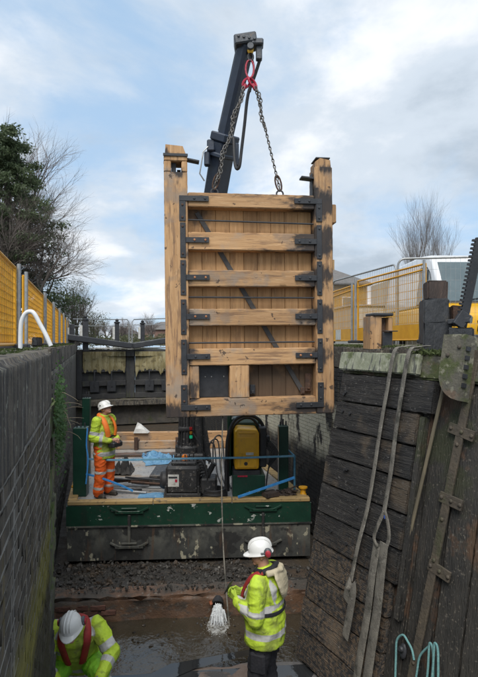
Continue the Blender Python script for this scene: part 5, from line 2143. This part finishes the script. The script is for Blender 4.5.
def evergreen(name, label, base, H, W, seed):
    rd = random.Random(seed)
    t = thing(name, label, 'tree', base)
    tb, br, lf_ = MB(), MB(), MB()
    tb.tube([(0, 0, -.1), (.1, 0, H * .4), (0, .1, H * .75), (0, 0, H * .95)], [.3, .24, .13, .03], 8)
    tb.obj('trunk', m_bark, t, smooth=60)
    k = 74
    for i in range(k):
        f = (i + .5) / k
        z = H * (.06 + .9 * f)
        a = i * 2.4 + rd.uniform(-.3, .3)
        ln = W * (1.0 - .78 * f ** 1.5) * rd.uniform(.62, 1.12)
        d = V((math.cos(a), math.sin(a), rd.uniform(-.05, .35)))
        pts = [V((0, 0, z)) + d * ln * s + V((0, 0, -.22 * ln * s * s)) for s in (0, .3, .6, .85, 1.0)]
        br.tube(pts, [.06, .045, .03, .018, .006], 4)
        for s in range(7):
            q = pts[1].lerp(pts[4], s / 6) if s < 6 else pts[4]
            leafmass(lf_, q + V((rd.gauss(0, .12), rd.gauss(0, .12), rd.gauss(0, .1))), .34 + .28 * (1 - f) * rd.random(), 80, .14, rd, .6, .6)
    br.obj('branches', m_bark, t)
    lf_.obj('crown', m_needle, t)
    return t


GB = -.04
evergreen('evergreen_tree', 'dark green evergreen tree behind the yellow mesh barriers', V(((6 - HX) / F * 24, 24, GB)), 10.2, 3.3, 4)
twigtree('bare_tree', 'tall bare grey tree spreading over the evergreen', V(((0 - HX) / F * 27, 27, GB)), 13.2, 11, .60, .18, 6, .24, 1, first=.26, dens=.9, lean=(.20, 0))
twigtree('bare_tree', 'slender bare tree leaning out past the evergreen towards the canal', V(((14 - HX) / F * 23.5, 23.5, GB)), 7.4, 23, .66, .12, 6, .14, 2, first=.26, dens=.85, lean=(.20, 0))
twigtree('bare_tree', 'bare upright many-stemmed tree standing behind the white van', V(((416 - HX) / F * 40, 40, -.5)), 12.3, 31, .25, .60, 6, .12, 3, first=.36, dens=.9)
twigtree('bare_shrub', 'olive twiggy shrub at the end of the barrier row', V(((78 - HX) / F * 33, 33, GB)), 4.1, 41, .6, .3, 5, .09, 4, first=.3)
rd_ = random.Random(8)
for (px, d, h, w, lb) in ((48, 28, 4.6, 1.5, 'tall olive bush under the bare branches behind the middle barriers'), (72, 31, 4.0, 1.3, 'olive green bush behind the last yellow barriers'), (92, 36, 2.4, 1.3, 'low olive bush beyond the tallest paddle post')):
    t = thing('bush', lb, 'bush', V(((px - HX) / F * d, d, GB)))
    b = MB()
    for k in range(38):
        a = rd_.uniform(0, 6.28)
        c = V((math.cos(a) * w * rd_.random(), math.sin(a) * w * rd_.random(), h * rd_.uniform(.08, .9)))
        leafmass(b, c, .5, 75, .085, rd_)
    b.obj('foliage', m_bush, t)
    b = MB()
    for k in range(7):
        b.tube([(0, 0, 0), (rd_.uniform(-.4, .4), rd_.uniform(-.4, .4), h * .5), (rd_.uniform(-.7, .7), rd_.uniform(-.7, .7), h * .85)], [.04, .03, .01], 4)
    tag(b.obj('stems', m_bark, t), kind='stuff')
for i, (px, d, h, lb) in enumerate(((98, 75, 4.2, 'small hazy bare tree left of the paddle posts'), (122, 85, 4.6, 'round hazy bare tree over the far gate mitre'), (152, 95, 6.0, 'hazy bare tree right beside the hanging gate'),
                                    (108, 100, 5.0, 'far bare tree behind the handrail middle'), (138, 110, 6.0, 'far bare tree between the two right paddle posts'), (344, 60, 7, 'bare tree showing past the house roof edge'))):
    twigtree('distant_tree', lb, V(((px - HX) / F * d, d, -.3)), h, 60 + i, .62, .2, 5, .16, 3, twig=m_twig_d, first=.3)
hd = MB()
for k in range(150):
    x = rd_.uniform(60, 200)
    d = rd_.uniform(60, 85)
    p = V(((x - HX) / F * d, d, -.2))
    leafmass(hd, p + V((0, 0, rd_.uniform(.1, .9))), .6, 45, .28, rd_)
tag(hd.obj('hedge', m_bush), kind='stuff')

# moss and grass tufts along the bank edge and in the wall joints
m_grass = mat('bank_grass', (.075, .10, .028), (.055, .075, .024), (.13, .12, .05), rough=.8, scale=3, bump=0, leaf=.35)
b = MB()


def tuft(p, n, h, sp):
    for i in range(n):
        q = p + V((rs.gauss(0, sp), rs.gauss(0, sp), 0))
        d = V((rs.gauss(0, .5), rs.gauss(0, .5), 1)).normalized() * h * rs.uniform(.4, 1.2)
        s = V((rs.gauss(0, 1), rs.gauss(0, 1), 0)).normalized() * .006
        b.add([q - s, q + s, q + d * .6 + s * .7 + V((0, 0, 0)), q + d + V((rs.gauss(0, .02), rs.gauss(0, .02), -.01))], [(0, 1, 2, 3)])


for i in range(130):
    v = rs.uniform(-4.2, 6)
    u = 2.56 + abs(rs.gauss(0, .35))
    tuft(L(u, v, -.04), 22, .07, .06)
for i in range(40):
    tuft(L(-2.3 - abs(rs.gauss(0, .3)), rs.uniform(-7, -4.5), -.002), 8, .03, .04)
for i in range(60):
    tuft(OGM @ V((rs.uniform(1.2, 2.2), rs.uniform(-.05, .3), 0)), 18, .07, .05)
for i in range(80):
    tuft(L(-2.55 - abs(rs.gauss(0, .15)), rs.uniform(0, 12), -.03), 14, .06, .05)
tag(b.obj('grass', m_grass), kind='stuff')

# ------------------------------------------------------------------ people
def fuse(b, voxel, it, name):
    """One continuous surface from overlapping closed shapes."""
    me = b.mesh(name + '_src', fix=True)
    o = bpy.data.objects.new(name + '_tmp', me)
    COL.objects.link(o)
    md = o.modifiers.new('r', 'REMESH')
    md.mode = 'VOXEL'
    md.voxel_size = voxel
    if it:
        sm = o.modifiers.new('s', 'SMOOTH')
        sm.factor = .5
        sm.iterations = it
    dg = bpy.context.evaluated_depsgraph_get()
    dg.update()
    out = bpy.data.meshes.new_from_object(o.evaluated_get(dg))
    out.name = name
    bpy.data.objects.remove(o)
    bpy.data.meshes.remove(me)
    out.polygons.foreach_set('use_smooth', [True] * len(out.polygons))
    out.materials.clear()
    return out


def wear(name, b, voxel, it, mats, parent, paint=None, wrinkle=0.0, seed=0):
    me = fuse(b, voxel, it, name)
    if wrinkle:
        k = len(me.vertices)
        co, no = np.empty(k * 3, 'f'), np.empty(k * 3, 'f')
        me.vertices.foreach_get('co', co)
        me.vertices.foreach_get('normal', no)
        co, no = co.reshape(-1, 3), no.reshape(-1, 3)
        am = np.empty(k, 'f')
        for i, (x, y, z) in enumerate(co.tolist()):
            n = mnoise.fractal((x * 6, y * 6, z * 11 + seed), 1, 2, 3)
            r = 1 - 2 * abs(mnoise.noise((x * 5 + seed, y * 5, z * 9 + 3 * x)))
            am[i] = wrinkle * (n * .9 + (r * abs(r)) * 1.1)
        me.vertices.foreach_set('co', (co + no * am[:, None]).ravel())
    for m in mats:
        me.materials.append(m)
    if paint:
        me.polygons.foreach_set('material_index', [paint(p.center) for p in me.polygons])
    return link(name, me, parent)


def seg_t(c, p, q):
    p, q = V(p), V(q)
    d = q - p
    t = (c - p).dot(d) / d.length_squared
    return t, (c - (p + d * min(1, max(0, t)))).length


m_skin = mat('skin', (.50, .27, .19), (.42, .21, .15), rough=.55, scale=9, bump=.05)
m_hivis = mat('hivis_yellow', (.52, .70, .045), (.43, .59, .04), (.60, .76, .09), rough=.7, scale=5, bump=.35, bscale=26, layers=[dict(scale=4, lo=.52, hi=.64, col=(.20, .22, .06), amt=.65), dict(scale=2.2, lo=.55, hi=.62, col=(.16, .15, .06), amt=.5), dict(scale=16, lo=.60, hi=.66, col=(.10, .12, .04), amt=.5)])
m_hivis_g = mat('hivis_green', (.30, .72, .05), (.24, .58, .04), rough=.7, scale=5, bump=.35, bscale=26, layers=[dict(scale=5, lo=.58, hi=.70, col=(.10, .2, .04), amt=.5)])
m_hiorange = mat('hivis_orange', (.80, .13, .012), (.68, .10, .01), rough=.7, scale=5, bump=.35, bscale=26, layers=[dict(scale=5, lo=.6, hi=.72, col=(.25, .08, .03), amt=.5)])
m_silver = mat('reflective_tape', (.50, .50, .48), (.40, .40, .39), rough=.45, scale=12, bump=.15)
m_navy = mat('dark_navy_cloth', (.014, .015, .020), (.022, .022, .027), rough=.85, scale=8, bump=.4, bscale=40)
m_helmet = mat('white_helmet', (.74, .74, .72), (.66, .66, .64), rough=.32, scale=5, bump=0, layers=[dict(scale=14, lo=.64, hi=.72, col=(.4, .38, .34), amt=.5)])
m_beige = mat('beige_hood', (.50, .44, .31), (.40, .35, .24), rough=.8, scale=7, bump=.4, bscale=30)
m_redlj = mat('red_lifejacket', (.30, .022, .02), (.22, .018, .016), rough=.7, scale=8, bump=.3)
m_orlj = mat('orange_lifejacket', (.82, .20, .02), (.7, .16, .015), rough=.6, scale=8, bump=.3)
m_boot = mat('black_boot', (.03, .026, .022), (.045, .038, .03), rough=.6, scale=10, bump=.3)
m_glove = mat('yellow_green_glove', (.38, .52, .05), (.28, .40, .04), rough=.8, scale=14, bump=.3)
m_gloveg = mat('grey_glove', (.42, .42, .40), (.10, .10, .10), rough=.8, scale=9, bump=.3)
m_hair = mat('brown_hair', (.035, .024, .017), (.05, .035, .025), rough=.8, scale=30, bump=.4)
m_eye = mat('eye', (.03, .02, .015), (.04, .03, .02), rough=.2, bump=0)
m_cup = mat('grey_ear_cup', (.10, .105, .115), (.07, .075, .08), rough=.5, bump=0)
m_redcup = mat('red_ear_ring', (.42, .03, .05), (.34, .03, .04), rough=.45, bump=0)


def head_shape(b, c, rot):
    T = lambda p: c + rot @ V(p)
    b.ball(c + rot @ V((0, -.012, .03)), (.076, .096, .098), 16, rot=rot)
    b.ball(T((0, .018, -.035)), (.062, .072, .078), 14, rot=rot)
    b.ball(T((0, .060, -.088)), (.032, .026, .024), 10, rot=rot)
    b.capsule(T((0, .088, .012)), T((0, .107, -.022)), .010, .015, 8)
    b.ball(T((0, .076, .022)), (.052, .018, .012), 10, rot=rot)
    b.ball(T((0, .084, -.058)), (.024, .010, .010), 8, rot=rot)
    for s in (-1, 1):
        b.ball(T((s * .076, -.008, -.012)), (.010, .020, .032), 8, rot=rot)


def hand(b, w, d, n, side, grip=1.0):
    """Palm and five bent fingers. w: wrist, d: along the hand, n: towards the palm's inside, side: towards the thumb."""
    d, n, side = V(d).normalized(), V(n).normalized(), V(side).normalized()
    for k in (-1, 0, 1):
        b.capsule(w + side * (.024 * k), w + d * .085 + side * (.027 * k), .019, .018, 8)
    for k, ln in enumerate((.070, .080, .074, .058)):
        s = .034 - .0225 * k
        p0 = w + d * .082 + side * s
        a = d * math.cos(.55 * grip) + n * math.sin(.55 * grip)
        p1 = p0 + a * ln * .5
        a2 = d * math.cos(1.5 * grip) + n * math.sin(1.5 * grip)
        p2 = p1 + a2 * ln * .38
        a3 = d * math.cos(2.2 * grip) + n * math.sin(2.2 * grip)
        p3 = p2 + a3 * ln * .26
        b.capsule(p0, p1, .0098, .0092, 8)
        b.capsule(p1, p2, .0092, .0086, 8)
        b.capsule(p2, p3, .0086, .0076, 8)
    t0 = w + d * .03 + side * .032
    t1 = t0 + (side * .75 + d * .6 + n * .35).normalized() * .042
    t2 = t1 + (d * .75 + n * .65).normalized() * .034
    b.capsule(t0, t1, .0125, .011, 8)
    b.capsule(t1, t2, .011, .009, 8)


def helmet(parent, c, rot, ears=None, logo=None):
    """Hard hat at head centre c (child of the person); ears: materials (cup, ring)."""
    b = MB()
    n = 32
    prof = [(.02, .158), (.06, .150), (.092, .126), (.112, .09), (.121, .05), (.124, .028), (.132, .020), (.134, .012), (.124, .014), (.118, .05), (.100, .098), (.05, .138)]
    vs = []
    for i, (r, h) in enumerate(prof):
        for j in range(n):
            a = 2 * math.pi * j / n
            fr = max(0, math.sin(a)) ** 3
            pk = .052 * fr if i in (6, 7) else 0
            ridge = .004 * (1 if (abs(math.cos(a)) < .25) else 0) if i < 4 else 0
            x = (r * .90 + pk * .15) * math.cos(a)
            y = (r * 1.14 + pk) * math.sin(a)
            vs.append(V((x * .97, y * .87 - .008, h * .93 + ridge - (.012 * fr if i in (6, 7) else 0))))
    fs = []
    for i in range(len(prof) - 1):
        for j in range(n):
            p, q = i * n + j, i * n + (j + 1) % n
            fs.append((p, q, q + n, p + n))
    fs.append(tuple(range(n))[::-1])
    fs.append(tuple((len(prof) - 1) * n + j for j in range(n)))
    b.add(vs, fs)
    b.v = [tuple(c + rot @ V(p)) for p in b.v]
    h = b.obj('helmet', m_helmet, parent, smooth=50, fix=True)
    for x in (-.028, 0, .028):
        b = MB()
        pts = [c + rot @ V((x, -.008 + 1.0 * r * s, z * .93 + .002)) for r, z, s in ((.117, .07, -1), (.10, .115, -1), (.06, .147, -1), (0, .157, 1), (.06, .147, 1), (.10, .115, 1), (.117, .07, 1))]
        b.tube(curve(pts, 3), .006, 6)
        b.obj('crown_ridge', m_helmet, h, smooth=60)
    if logo:
        b = MB()
        p = c + rot @ V(logo)
        b.lathe([(.016, 0), (.015, .006)], 12)
        nrm = (p - c - rot @ V((0, 0, .06))).normalized()
        q = nrm.to_track_quat('Z', 'Y').to_matrix()
        b.v = [tuple(p + q @ V(v)) for v in b.v]
        b.obj('badge', m_navy, h, fix=True)
    if ears:
        for s in (-1, 1):
            b = MB()
            b.ball((0, 0, 0), (.026, .042, .052), 12)
            e = V(ears)
            b.v = [tuple(c + rot @ (V(v) + V((s * e.x, e.y, e.z)))) for v in b.v]
            cup = b.obj('ear_cup', m_cup, h, smooth=60)
            b = MB()
            b.lathe([(.034, 0), (.036, .006), (.03, .012)], 14, axis='X')
            b.v = [tuple(c + rot @ (V((s * v[0], v[1] * .8, v[2])) + V((s * (e.x + .02), e.y, e.z)))) for v in b.v]
            b.obj('cup_ring', m_redcup, cup, smooth=60, fix=True)
            b = MB()
            b.bar(c + rot @ V((s * .118, -.01, .04)), c + rot @ V((s * e.x, e.y, e.z)), .02, .012, b=.003)
            b.obj('ear_arm', m_cup, h)
    return h


def eyes(parent, c, rot):
    for s in (-1, 1):
        b = MB()
        b.ball(c + rot @ V((s * .031, .079, .006)), (.012, .008, .007), 8, rot=rot)
        b.obj('eye', m_eye, parent, smooth=60)


def boot(parent, p, yawv, m=m_boot):
    p, f = V(p), V(yawv).normalized()
    b = MB()
    b.capsule(p + f * -.04 + V((0, 0, .055)), p + f * .15 + V((0, 0, .042)), .048, .042, 12)
    b.capsule(p + V((0, 0, .05)), p + V((0, 0, .16)), .05, .055, 12)
    b.capsule(p + f * -.05 + V((0, 0, .018)), p + f * .165 + V((0, 0, .018)), .018, .018, 8)
    b.bar(p + f * -.085 + V((0, 0, .014)), p + f * .19 + V((0, 0, .014)), .088, .028)
    me = fuse(b, .009, 2, 'boot')
    me.materials.append(m)
    return link('boot', me, parent)


def torso(b, st, side=V((1, 0, 0)), n=20):
    b.tube([s[0] for s in st], [s[1] for s in st], n, flat=[s[2] for s in st], side=side)


EU = lambda x, y, z: (Matrix.Rotation(z, 3, 'Z') @ Matrix.Rotation(x, 3, 'X') @ Matrix.Rotation(y, 3, 'Y'))


def figure(label, loc, yawz, J, jacket, legs, hm, lj, lj_path, bands, cloth, skinmats, hand_pose, leg_bands, ears=None, logo=None, voxel=.008, ljw=(.05, .024)):
    """J: joints (shL, elL, wrL, shR, elR, wrR, hipL, knL, anL, hipR, knR, anR, neck, head, pelvis, chest, head_rot)."""
    t = thing('person', label, 'person', loc, yawz)
    # body: one continuous skin from head to ankles
    b = MB()
    head_shape(b, V(J['head']), J['head_rot'])
    b.capsule(V(J['neck']) + V((0, 0, -.02)), V(J['head']) + J['head_rot'] @ V((0, -.02, -.05)), .062, .056, 12)
    b.capsule(J['pelvis'], J['chest'], .135, .14, 14)
    b.capsule(J['chest'], J['neck'], .13, .07, 12)
    for s in 'LR':
        b.capsule(J['chest'], J['sh' + s], .08, .055, 10)
        b.capsule(J['sh' + s], J['el' + s], .05, .042, 10)
        b.capsule(J['el' + s], J['wr' + s], .042, .030, 10)
        b.capsule(J['pelvis'], J['hip' + s], .10, .085, 10)
        b.capsule(J['hip' + s], J['kn' + s], .082, .06, 10)
        b.capsule(J['kn' + s], J['an' + s], .056, .042, 10)
        hand(b, V(J['wr' + s]), *hand_pose[s])

    def skinpaint(c):
        for s in 'LR':
            if (c - V(J['wr' + s])).dot(V(hand_pose[s][0]).normalized()) > -.02 and (c - V(J['wr' + s])).length < .22:
                return 1
        return 0
    wear('body', b, voxel * .8, 1, skinmats, t, skinpaint)
    eyes(t, V(J['head']), J['head_rot'])
    # jacket
    b = MB()
    torso(b, jacket['st'], jacket.get('side', V((1, 0, 0))))
    for s in 'LR':
        b.capsule(V(J['chest']) + V((0, 0, .05)), J['sh' + s], .10, .088, 12)
        b.capsule(J['sh' + s], J['el' + s], .088, .076, 12)
        w = V(J['el' + s]).lerp(V(J['wr' + s]), .93)
        b.capsule(J['el' + s], w, .074, .053, 12)
    nk, hd = V(J['neck']), V(J['head'])
    cd = (hd - nk).normalized()
    b.tube([nk - cd * .03, nk + cd * .01, nk + cd * .045], [.115, .092, .084], 16)

    def jp(c):
        for (p, q, t0, t1, rm) in bands:
            tt, dd = seg_t(c, p, q)
            if t0 <= tt <= t1 and dd < rm:
                return 1
        return 0
    wear('jacket', b, voxel, 3, [cloth[0], m_silver], t, jp, .010, 3)
    # trousers
    b = MB()
    b.capsule(J['pelvis'], J['hipL'], .135, .12, 14)
    b.capsule(J['pelvis'], J['hipR'], .135, .12, 14)
    for s in 'LR':
        b.capsule(J['hip' + s], J['kn' + s], legs[0], legs[1], 14)
        b.capsule(J['kn' + s], V(J['an' + s]) + V((0, 0, .03)), legs[1], legs[2], 14)

    def tp(c):
        for s in 'LR':
            for (t0, t1) in leg_bands:
                tt, dd = seg_t(c, J['kn' + s], J['an' + s])
                if t0 <= tt <= t1 and dd < .16:
                    return 1
        return 0
    wear('trousers', b, voxel * 1.1, 2, [cloth[1], m_silver], t, tp, .011, 7)
    for s in 'LR':
        boot(t, V(J['an' + s]) - V((0, 0, .08)), J.get('foot' + s, (0, 1, 0)))
    helmet(t, hd, J['head_rot'], ears, logo)
    # lifejacket collar
    pth = curve(lj_path, 5)
    b = MB()
    ctr = V(J['chest'])
    b.tube(pth, [ljw[0]] * len(pth), 10, flat=[ljw[1]] * len(pth), side=[(V((0, 0, 1)).cross(p - V((ctr.x, ctr.y - .05, p.z)))).normalized() for p in pth])
    b.obj('lifejacket', lj, t, smooth=60)
    return t


def belt(t, c, rx, ry, z, h, m, tilt=0):
    b = MB()
    pts = [V((c[0] + rx * math.cos(a), c[1] + ry * math.sin(a), z + tilt * math.sin(a))) for a in [2 * math.pi * i / 32 for i in range(33)]]
    b.tube(pts, [.008] * 33, 6, flat=[h / 2] * 33, side=[(p - V((c[0], c[1], p.z))).normalized() for p in pts])
    return b.obj('harness_belt', m, t, smooth=60)


# --- the worker at the crane remote on the pontoon
JA = dict(pelvis=(0, 0, .95), chest=(0, .0, 1.30), neck=(0, -.005, 1.49), head=(0, .035, 1.64), head_rot=EU(R(22), 0, R(10)),
          shL=(-.19, 0, 1.42), elL=(-.27, -.03, 1.12), wrL=(-.09, .24, 1.06), shR=(.19, 0, 1.42), elR=(.27, -.02, 1.12), wrR=(.09, .25, 1.07),
          hipL=(-.10, 0, .91), knL=(-.115, .02, .50), anL=(-.12, -.01, .09), hipR=(.10, 0, .91), knR=(.13, .03, .50), anR=(.15, .0, .09), footL=(-.15, 1, 0), footR=(.2, 1, 0))
stA = [(V((0, 0, .73)), .215, .175), (V((0, 0, .80)), .22, .18), (V((0, .0, 1.0)), .205, .172), (V((0, 0, 1.2)), .212, .165), (V((0, -.01, 1.36)), .205, .145), (V((0, -.01, 1.47)), .12, .10)]
bandsA = [((0, 0, .78), (0, 0, .86), 0, 1, .4), ((0, 0, 1.04), (0, 0, 1.10), 0, 1, .26)]
for s in 'LR':
    bandsA += [(JA['sh' + s], JA['el' + s], .62, .82, .14), (JA['el' + s], JA['wr' + s], .36, .54, .14)]
fa = D(103.5, 497)
pa = figure('worker in yellow jacket and orange trousers on the pontoon, looking up at the gate', (fa.x, fa.y + .05, DZ), R(-118), JA, dict(st=stA), (.118, .098, .092), None, m_orlj,
            [V(p) for p in ((-.09, .185, 1.14), (-.115, .175, 1.28), (-.115, .09, 1.44), (-.07, -.06, 1.53), (.07, -.06, 1.53), (.115, .09, 1.44), (.115, .175, 1.28), (.09, .185, 1.14))],
            bandsA, (m_hivis, m_hiorange), [m_skin, m_skin], dict(L=((.55, .75, -.1), (.6, -.2, -.5), (0, .2, .9), .7), R=((-.55, .75, -.1), (-.6, -.2, -.5), (0, .2, .9), .7)),
            [(-.02, .10), (.68, .80)], None, (.093, -.03, .075))
belt(pa, (0, 0), .225, .188, 1.14, .04, m_navy)
b = MB()
b.box((0, .27, 1.0), (.26, .15, .10), b=.02)
b.box((0, .27, 1.055), (.20, .10, .03), b=.008)
for x in (-.08, -.03, .03, .08):
    b.tube([(x, .27, 1.06), (x, .275, 1.10)], .008, 6)
b.v = [tuple(Matrix.Rotation(R(-118), 3, 'Z') @ V(p) + V((fa.x, fa.y + .05, DZ))) for p in b.v]
tag(b.obj('crane_remote', m_black), 'black crane remote control box held at the worker\'s waist', 'remote control')

# --- the worker standing in the foreground
JB = dict(pelvis=(0, 0, .93), chest=(0, .01, 1.29), neck=(0, .01, 1.475), head=(0, .055, 1.64), head_rot=EU(R(-8), 0, R(24)),
          shL=(-.20, 0, 1.41), elL=(-.26, .0, 1.11), wrL=(-.16, .23, 1.20), shR=(.20, 0, 1.41), elR=(.27, .02, 1.12), wrR=(.04, .27, 1.19),
          hipL=(-.10, 0, .90), knL=(-.115, .04, .49), anL=(-.12, -.03, .09), hipR=(.10, 0, .90), knR=(.12, .03, .49), anR=(.14, -.02, .09))
stB = [(V((0, .0, .80)), .235, .195), (V((0, .0, .88)), .24, .20), (V((0, .0, 1.05)), .228, .195), (V((0, .01, 1.22)), .232, .185), (V((0, 0, 1.36)), .222, .16), (V((0, 0, 1.47)), .13, .11)]
bandsB = [((0, 0, .895), (0, 0, .955), 0, 1, .4), ((0, 0, 1.17), (0, 0, 1.215), 0, 1, .30)]
for s in 'LR':
    bandsB += [(JB['sh' + s], JB['el' + s], .74, .92, .16)]
bandsB += [((-.13, -.2, 1.20), (-.13, -.12, 1.48), 0, 1.0, .045), ((.13, -.2, 1.20), (.13, -.12, 1.48), 0, 1.0, .045), ((-.15, .2, 1.20), (-.13, .12, 1.46), 0, 1, .045)]
YB = R(66)
LB = V(((265 - HX) / F * 5.2, 5.2, -3.70))
pbp = figure('worker in yellow jacket and dark trousers standing in the foreground, holding a phone', LB, YB, JB, dict(st=stB), (.112, .092, .085), None, m_redlj,
             [V(p) for p in ((-.09, .205, 1.16), (-.115, .19, 1.28), (-.125, .09, 1.45), (-.08, -.065, 1.515), (.08, -.065, 1.515), (.125, .09, 1.45), (.115, .19, 1.28), (.09, .205, 1.16))],
             bandsB, (m_hivis, m_navy), [m_skin, m_glove], dict(L=((.25, .75, .45), (.75, .0, -.3), (-.2, -.2, .9), .8), R=((-.4, .8, .2), (-.5, -.1, -.6), (0, .1, .9), .7)),
             [], (.100, -.080, .030), None, voxel=.0075, ljw=(.03, .016))
belt(pbp, (0, .005), .238, .200, 1.145, .04, m_navy, .01)
b = MB()
b.tube([V(p) for p in ((-.13, -.07, 1.50), (-.07, -.14, 1.515), (0, -.16, 1.515), (.07, -.14, 1.515), (.13, -.07, 1.50))], .028, 12)
b.tube([V((0, -.14, 1.52)), V((0, -.165, 1.46)), V((0, -.195, 1.38)), V((0, -.205, 1.31)), V((0, -.20, 1.25))], [.11, .135, .12, .085, .03], 18, flat=[.022, .026, .024, .02, .012], side=V((1, 0, 0)))
wear('hood', b, .008, 3, [m_beige], pbp, None, .006, 5)
b = MB()
b.tube([V(p) for p in ((-.11, -.02, 1.50), (-.06, -.10, 1.535), (.06, -.10, 1.535), (.11, -.02, 1.50), (.06, .07, 1.48), (-.06, .07, 1.48), (-.11, -.02, 1.50))], .03, 10)
b.obj('dark_collar', m_navy, pbp, smooth=60)
for s in (-1, 1):
    b = MB()
    b.box((s * .20, -.0, .66), (.05, .16, .20), b=.02)
    b.obj('leg_pocket', m_navy, pbp)
RB = Matrix.Rotation(YB, 3, 'Z')
b = MB()
pc2 = V(JB['wrL']) + V((.02, .105, .11))
b.box((0, 0, 0), (.075, .010, .155), Matrix.Rotation(R(28), 3, 'X'), b=.004)
b.v = [tuple(RB @ (V(p) + pc2) + LB) for p in b.v]
tag(b.obj('phone', m_black), 'black phone in the gloved hand of the foreground worker', 'phone')

# --- the crouching worker by the near wall
JC = dict(pelvis=(0, -.14, .46), chest=(0, .10, .77), neck=(0, .22, .93), head=(.02, .335, 1.0), head_rot=EU(R(-20), R(4), R(-10)),
          shL=(-.20, .12, .90), elL=(-.36, .22, .66), wrL=(-.25, .44, .56), shR=(.20, .12, .90), elR=(.30, .26, .64), wrR=(.08, .45, .48),
          hipL=(-.11, -.12, .42), knL=(-.24, .26, .50), anL=(-.22, .12, .09), hipR=(.11, -.12, .42), knR=(.22, .24, .47), anR=(.20, .08, .09), footL=(-.2, 1, 0), footR=(.2, 1, 0))
stC = [(V((0, -.20, .36)), .20, .15), (V((0, -.13, .48)), .215, .17), (V((0, .0, .64)), .21, .17), (V((0, .10, .79)), .215, .155), (V((0, .17, .88)), .19, .135), (V((0, .215, .94)), .12, .10)]
bandsC = [((0, -.16, .44), (0, -.12, .50), 0, 1, .3)]
for s in 'LR':
    bandsC += [(JC['sh' + s], JC['el' + s], .58, .82, .16), (JC['el' + s], JC['wr' + s], .30, .50, .16)]
bandsC += [((-.15, .22, .84), (-.15, .05, 1.0), 0, 1, .05), ((.15, .22, .84), (.15, .05, 1.0), 0, 1, .05)]
LC = V((-1.665, 5.34, -3.70))
YC = R(-168)
pcx = figure('crouching worker in yellow jacket and red lifejacket beside the near wall', LC, YC, JC, dict(st=stC), (.112, .092, .082), None, m_redlj,
             [V(p) for p in ((-.07, .16, .56), (-.10, .225, .70), (-.125, .27, .86), (-.09, .13, .985), (.09, .13, .985), (.125, .27, .86), (.10, .225, .70), (.07, .16, .56))],
             bandsC, (m_hivis, m_hivis_g), [m_skin, m_gloveg], dict(L=((.55, .7, -.35), (.5, -.3, -.7), (.3, .3, .7), .7), R=((-.3, .8, -.45), (-.5, -.3, -.6), (0, .3, .8), .7)),
             [(.55, .72)], (.106, -.05, .03), None, voxel=.0075, ljw=(.04, .02))
RC = Matrix.Rotation(YC, 3, 'Z')
b = MB()
b.tube(curve([RC @ V(p) + LC for p in ((.62, .25, .02), (.35, .5, .28), (.05, .56, .42), (-.20, .52, .50), (-.36, .48, .58))], 6), [.016] * 25, 8)
tag(b.obj('cutting_lance', m_galv, smooth=60), 'thin grey lance held by the crouching worker', 'tool')
b = MB()
b.tube(curve([RC @ V(p) + LC for p in ((.05, .58, .40), (-.15, .70, .30), (-.40, .66, .34), (-.52, .5, .2), (-.45, .3, .02), (-.8, .2, .015))], 6), .014, 8)
tag(b.obj('hose_line', m_hose, smooth=60), 'black hose curling from the crouching worker to the floor', 'hose')
b = MB()
b.tube([P(30, 648, 4.42), P(34, 664, 4.40)], .020, 8, m=1)
b.tube([P(34, 664, 4.40), P(47, 715, 4.35)], .016, 8)
tag(b.obj('hand_tool', [m_galv, m_hose], smooth=60), 'grey tool handle with black grip leaning against the near wall', 'tool')

# ------------------------------------------------------------------ the water gushing from the drain
b = MB()
for i in range(95):
    x0 = rs.uniform(-.06, .06)
    v0 = rs.uniform(.25, .95)
    vx = rs.gauss(0, .2) + x0 * 2
    pts, rr = [], []
    z0 = rs.uniform(-.05, .03)
    T = math.sqrt(2 * (.21 + z0) / 9.81)
    t0 = rs.uniform(-.1, .45) * T
    t1 = T * rs.uniform(.8, 1.05)
    r0_ = rs.uniform(.004, .011)
    for j in range(7):
        t = t0 + (t1 - t0) * j / 6
        pts.append(pc + V((x0 + vx * max(t, 0) + rs.gauss(0, .0015), -.03 - v0 * t, z0 - 4.9 * max(t, 0) ** 2)))
        rr.append(r0_ * (1 - .05 * j))
    b.tube(pts, rr, 8)
me = fuse(b, .0045, 0, 'gushing_water')
me.materials.append(m_splash)
tag(link('gushing_water', me), kind='stuff')

b = MB()
for i in range(800):
    a, rr_ = rs.uniform(0, 6.28), abs(rs.gauss(0, .085))
    hh = abs(rs.gauss(0, .045)) * max(.05, 1 - rr_ * 5)
    c = V((pc.x + .01 + rr_ * math.cos(a) * 1.1, pc.y - .17 + rr_ * math.sin(a) * 1.7, -3.842 + hh))
    s_ = rs.uniform(.0015, .0045)
    b.ball(c, (s_, s_, s_ * .8), 5)
b2 = MB()
n = 40
for j in range(n + 1):
    for i in range(n + 1):
        x, y = (i / n - .5) * .42, (j / n - .5) * .62
        r_ = math.hypot(x / .21, y / .31)
        h = max(0, 1 - r_) * (.006 + .016 * abs(fbm(x, y, 40, 3.)) + .018 * math.exp(-r_ * r_ * 8)) - .003
        b2.v.append((pc.x + .01 + x, pc.y - .17 + y, -3.842 + h))
b2.f = [(j * (n + 1) + i, j * (n + 1) + i + 1, (j + 1) * (n + 1) + i + 1, (j + 1) * (n + 1) + i) for j in range(n) for i in range(n)]
b2.m = [0] * len(b2.f)
m_foam = mat('water_foam', (.42, .42, .40), (.09, .078, .055), rough=.15, scale=22, bump=.6, bscale=60)
tag(b2.obj('foam', m_foam, smooth=60), kind='stuff')
tag(b.obj('spray', m_splash, smooth=60), kind='stuff')
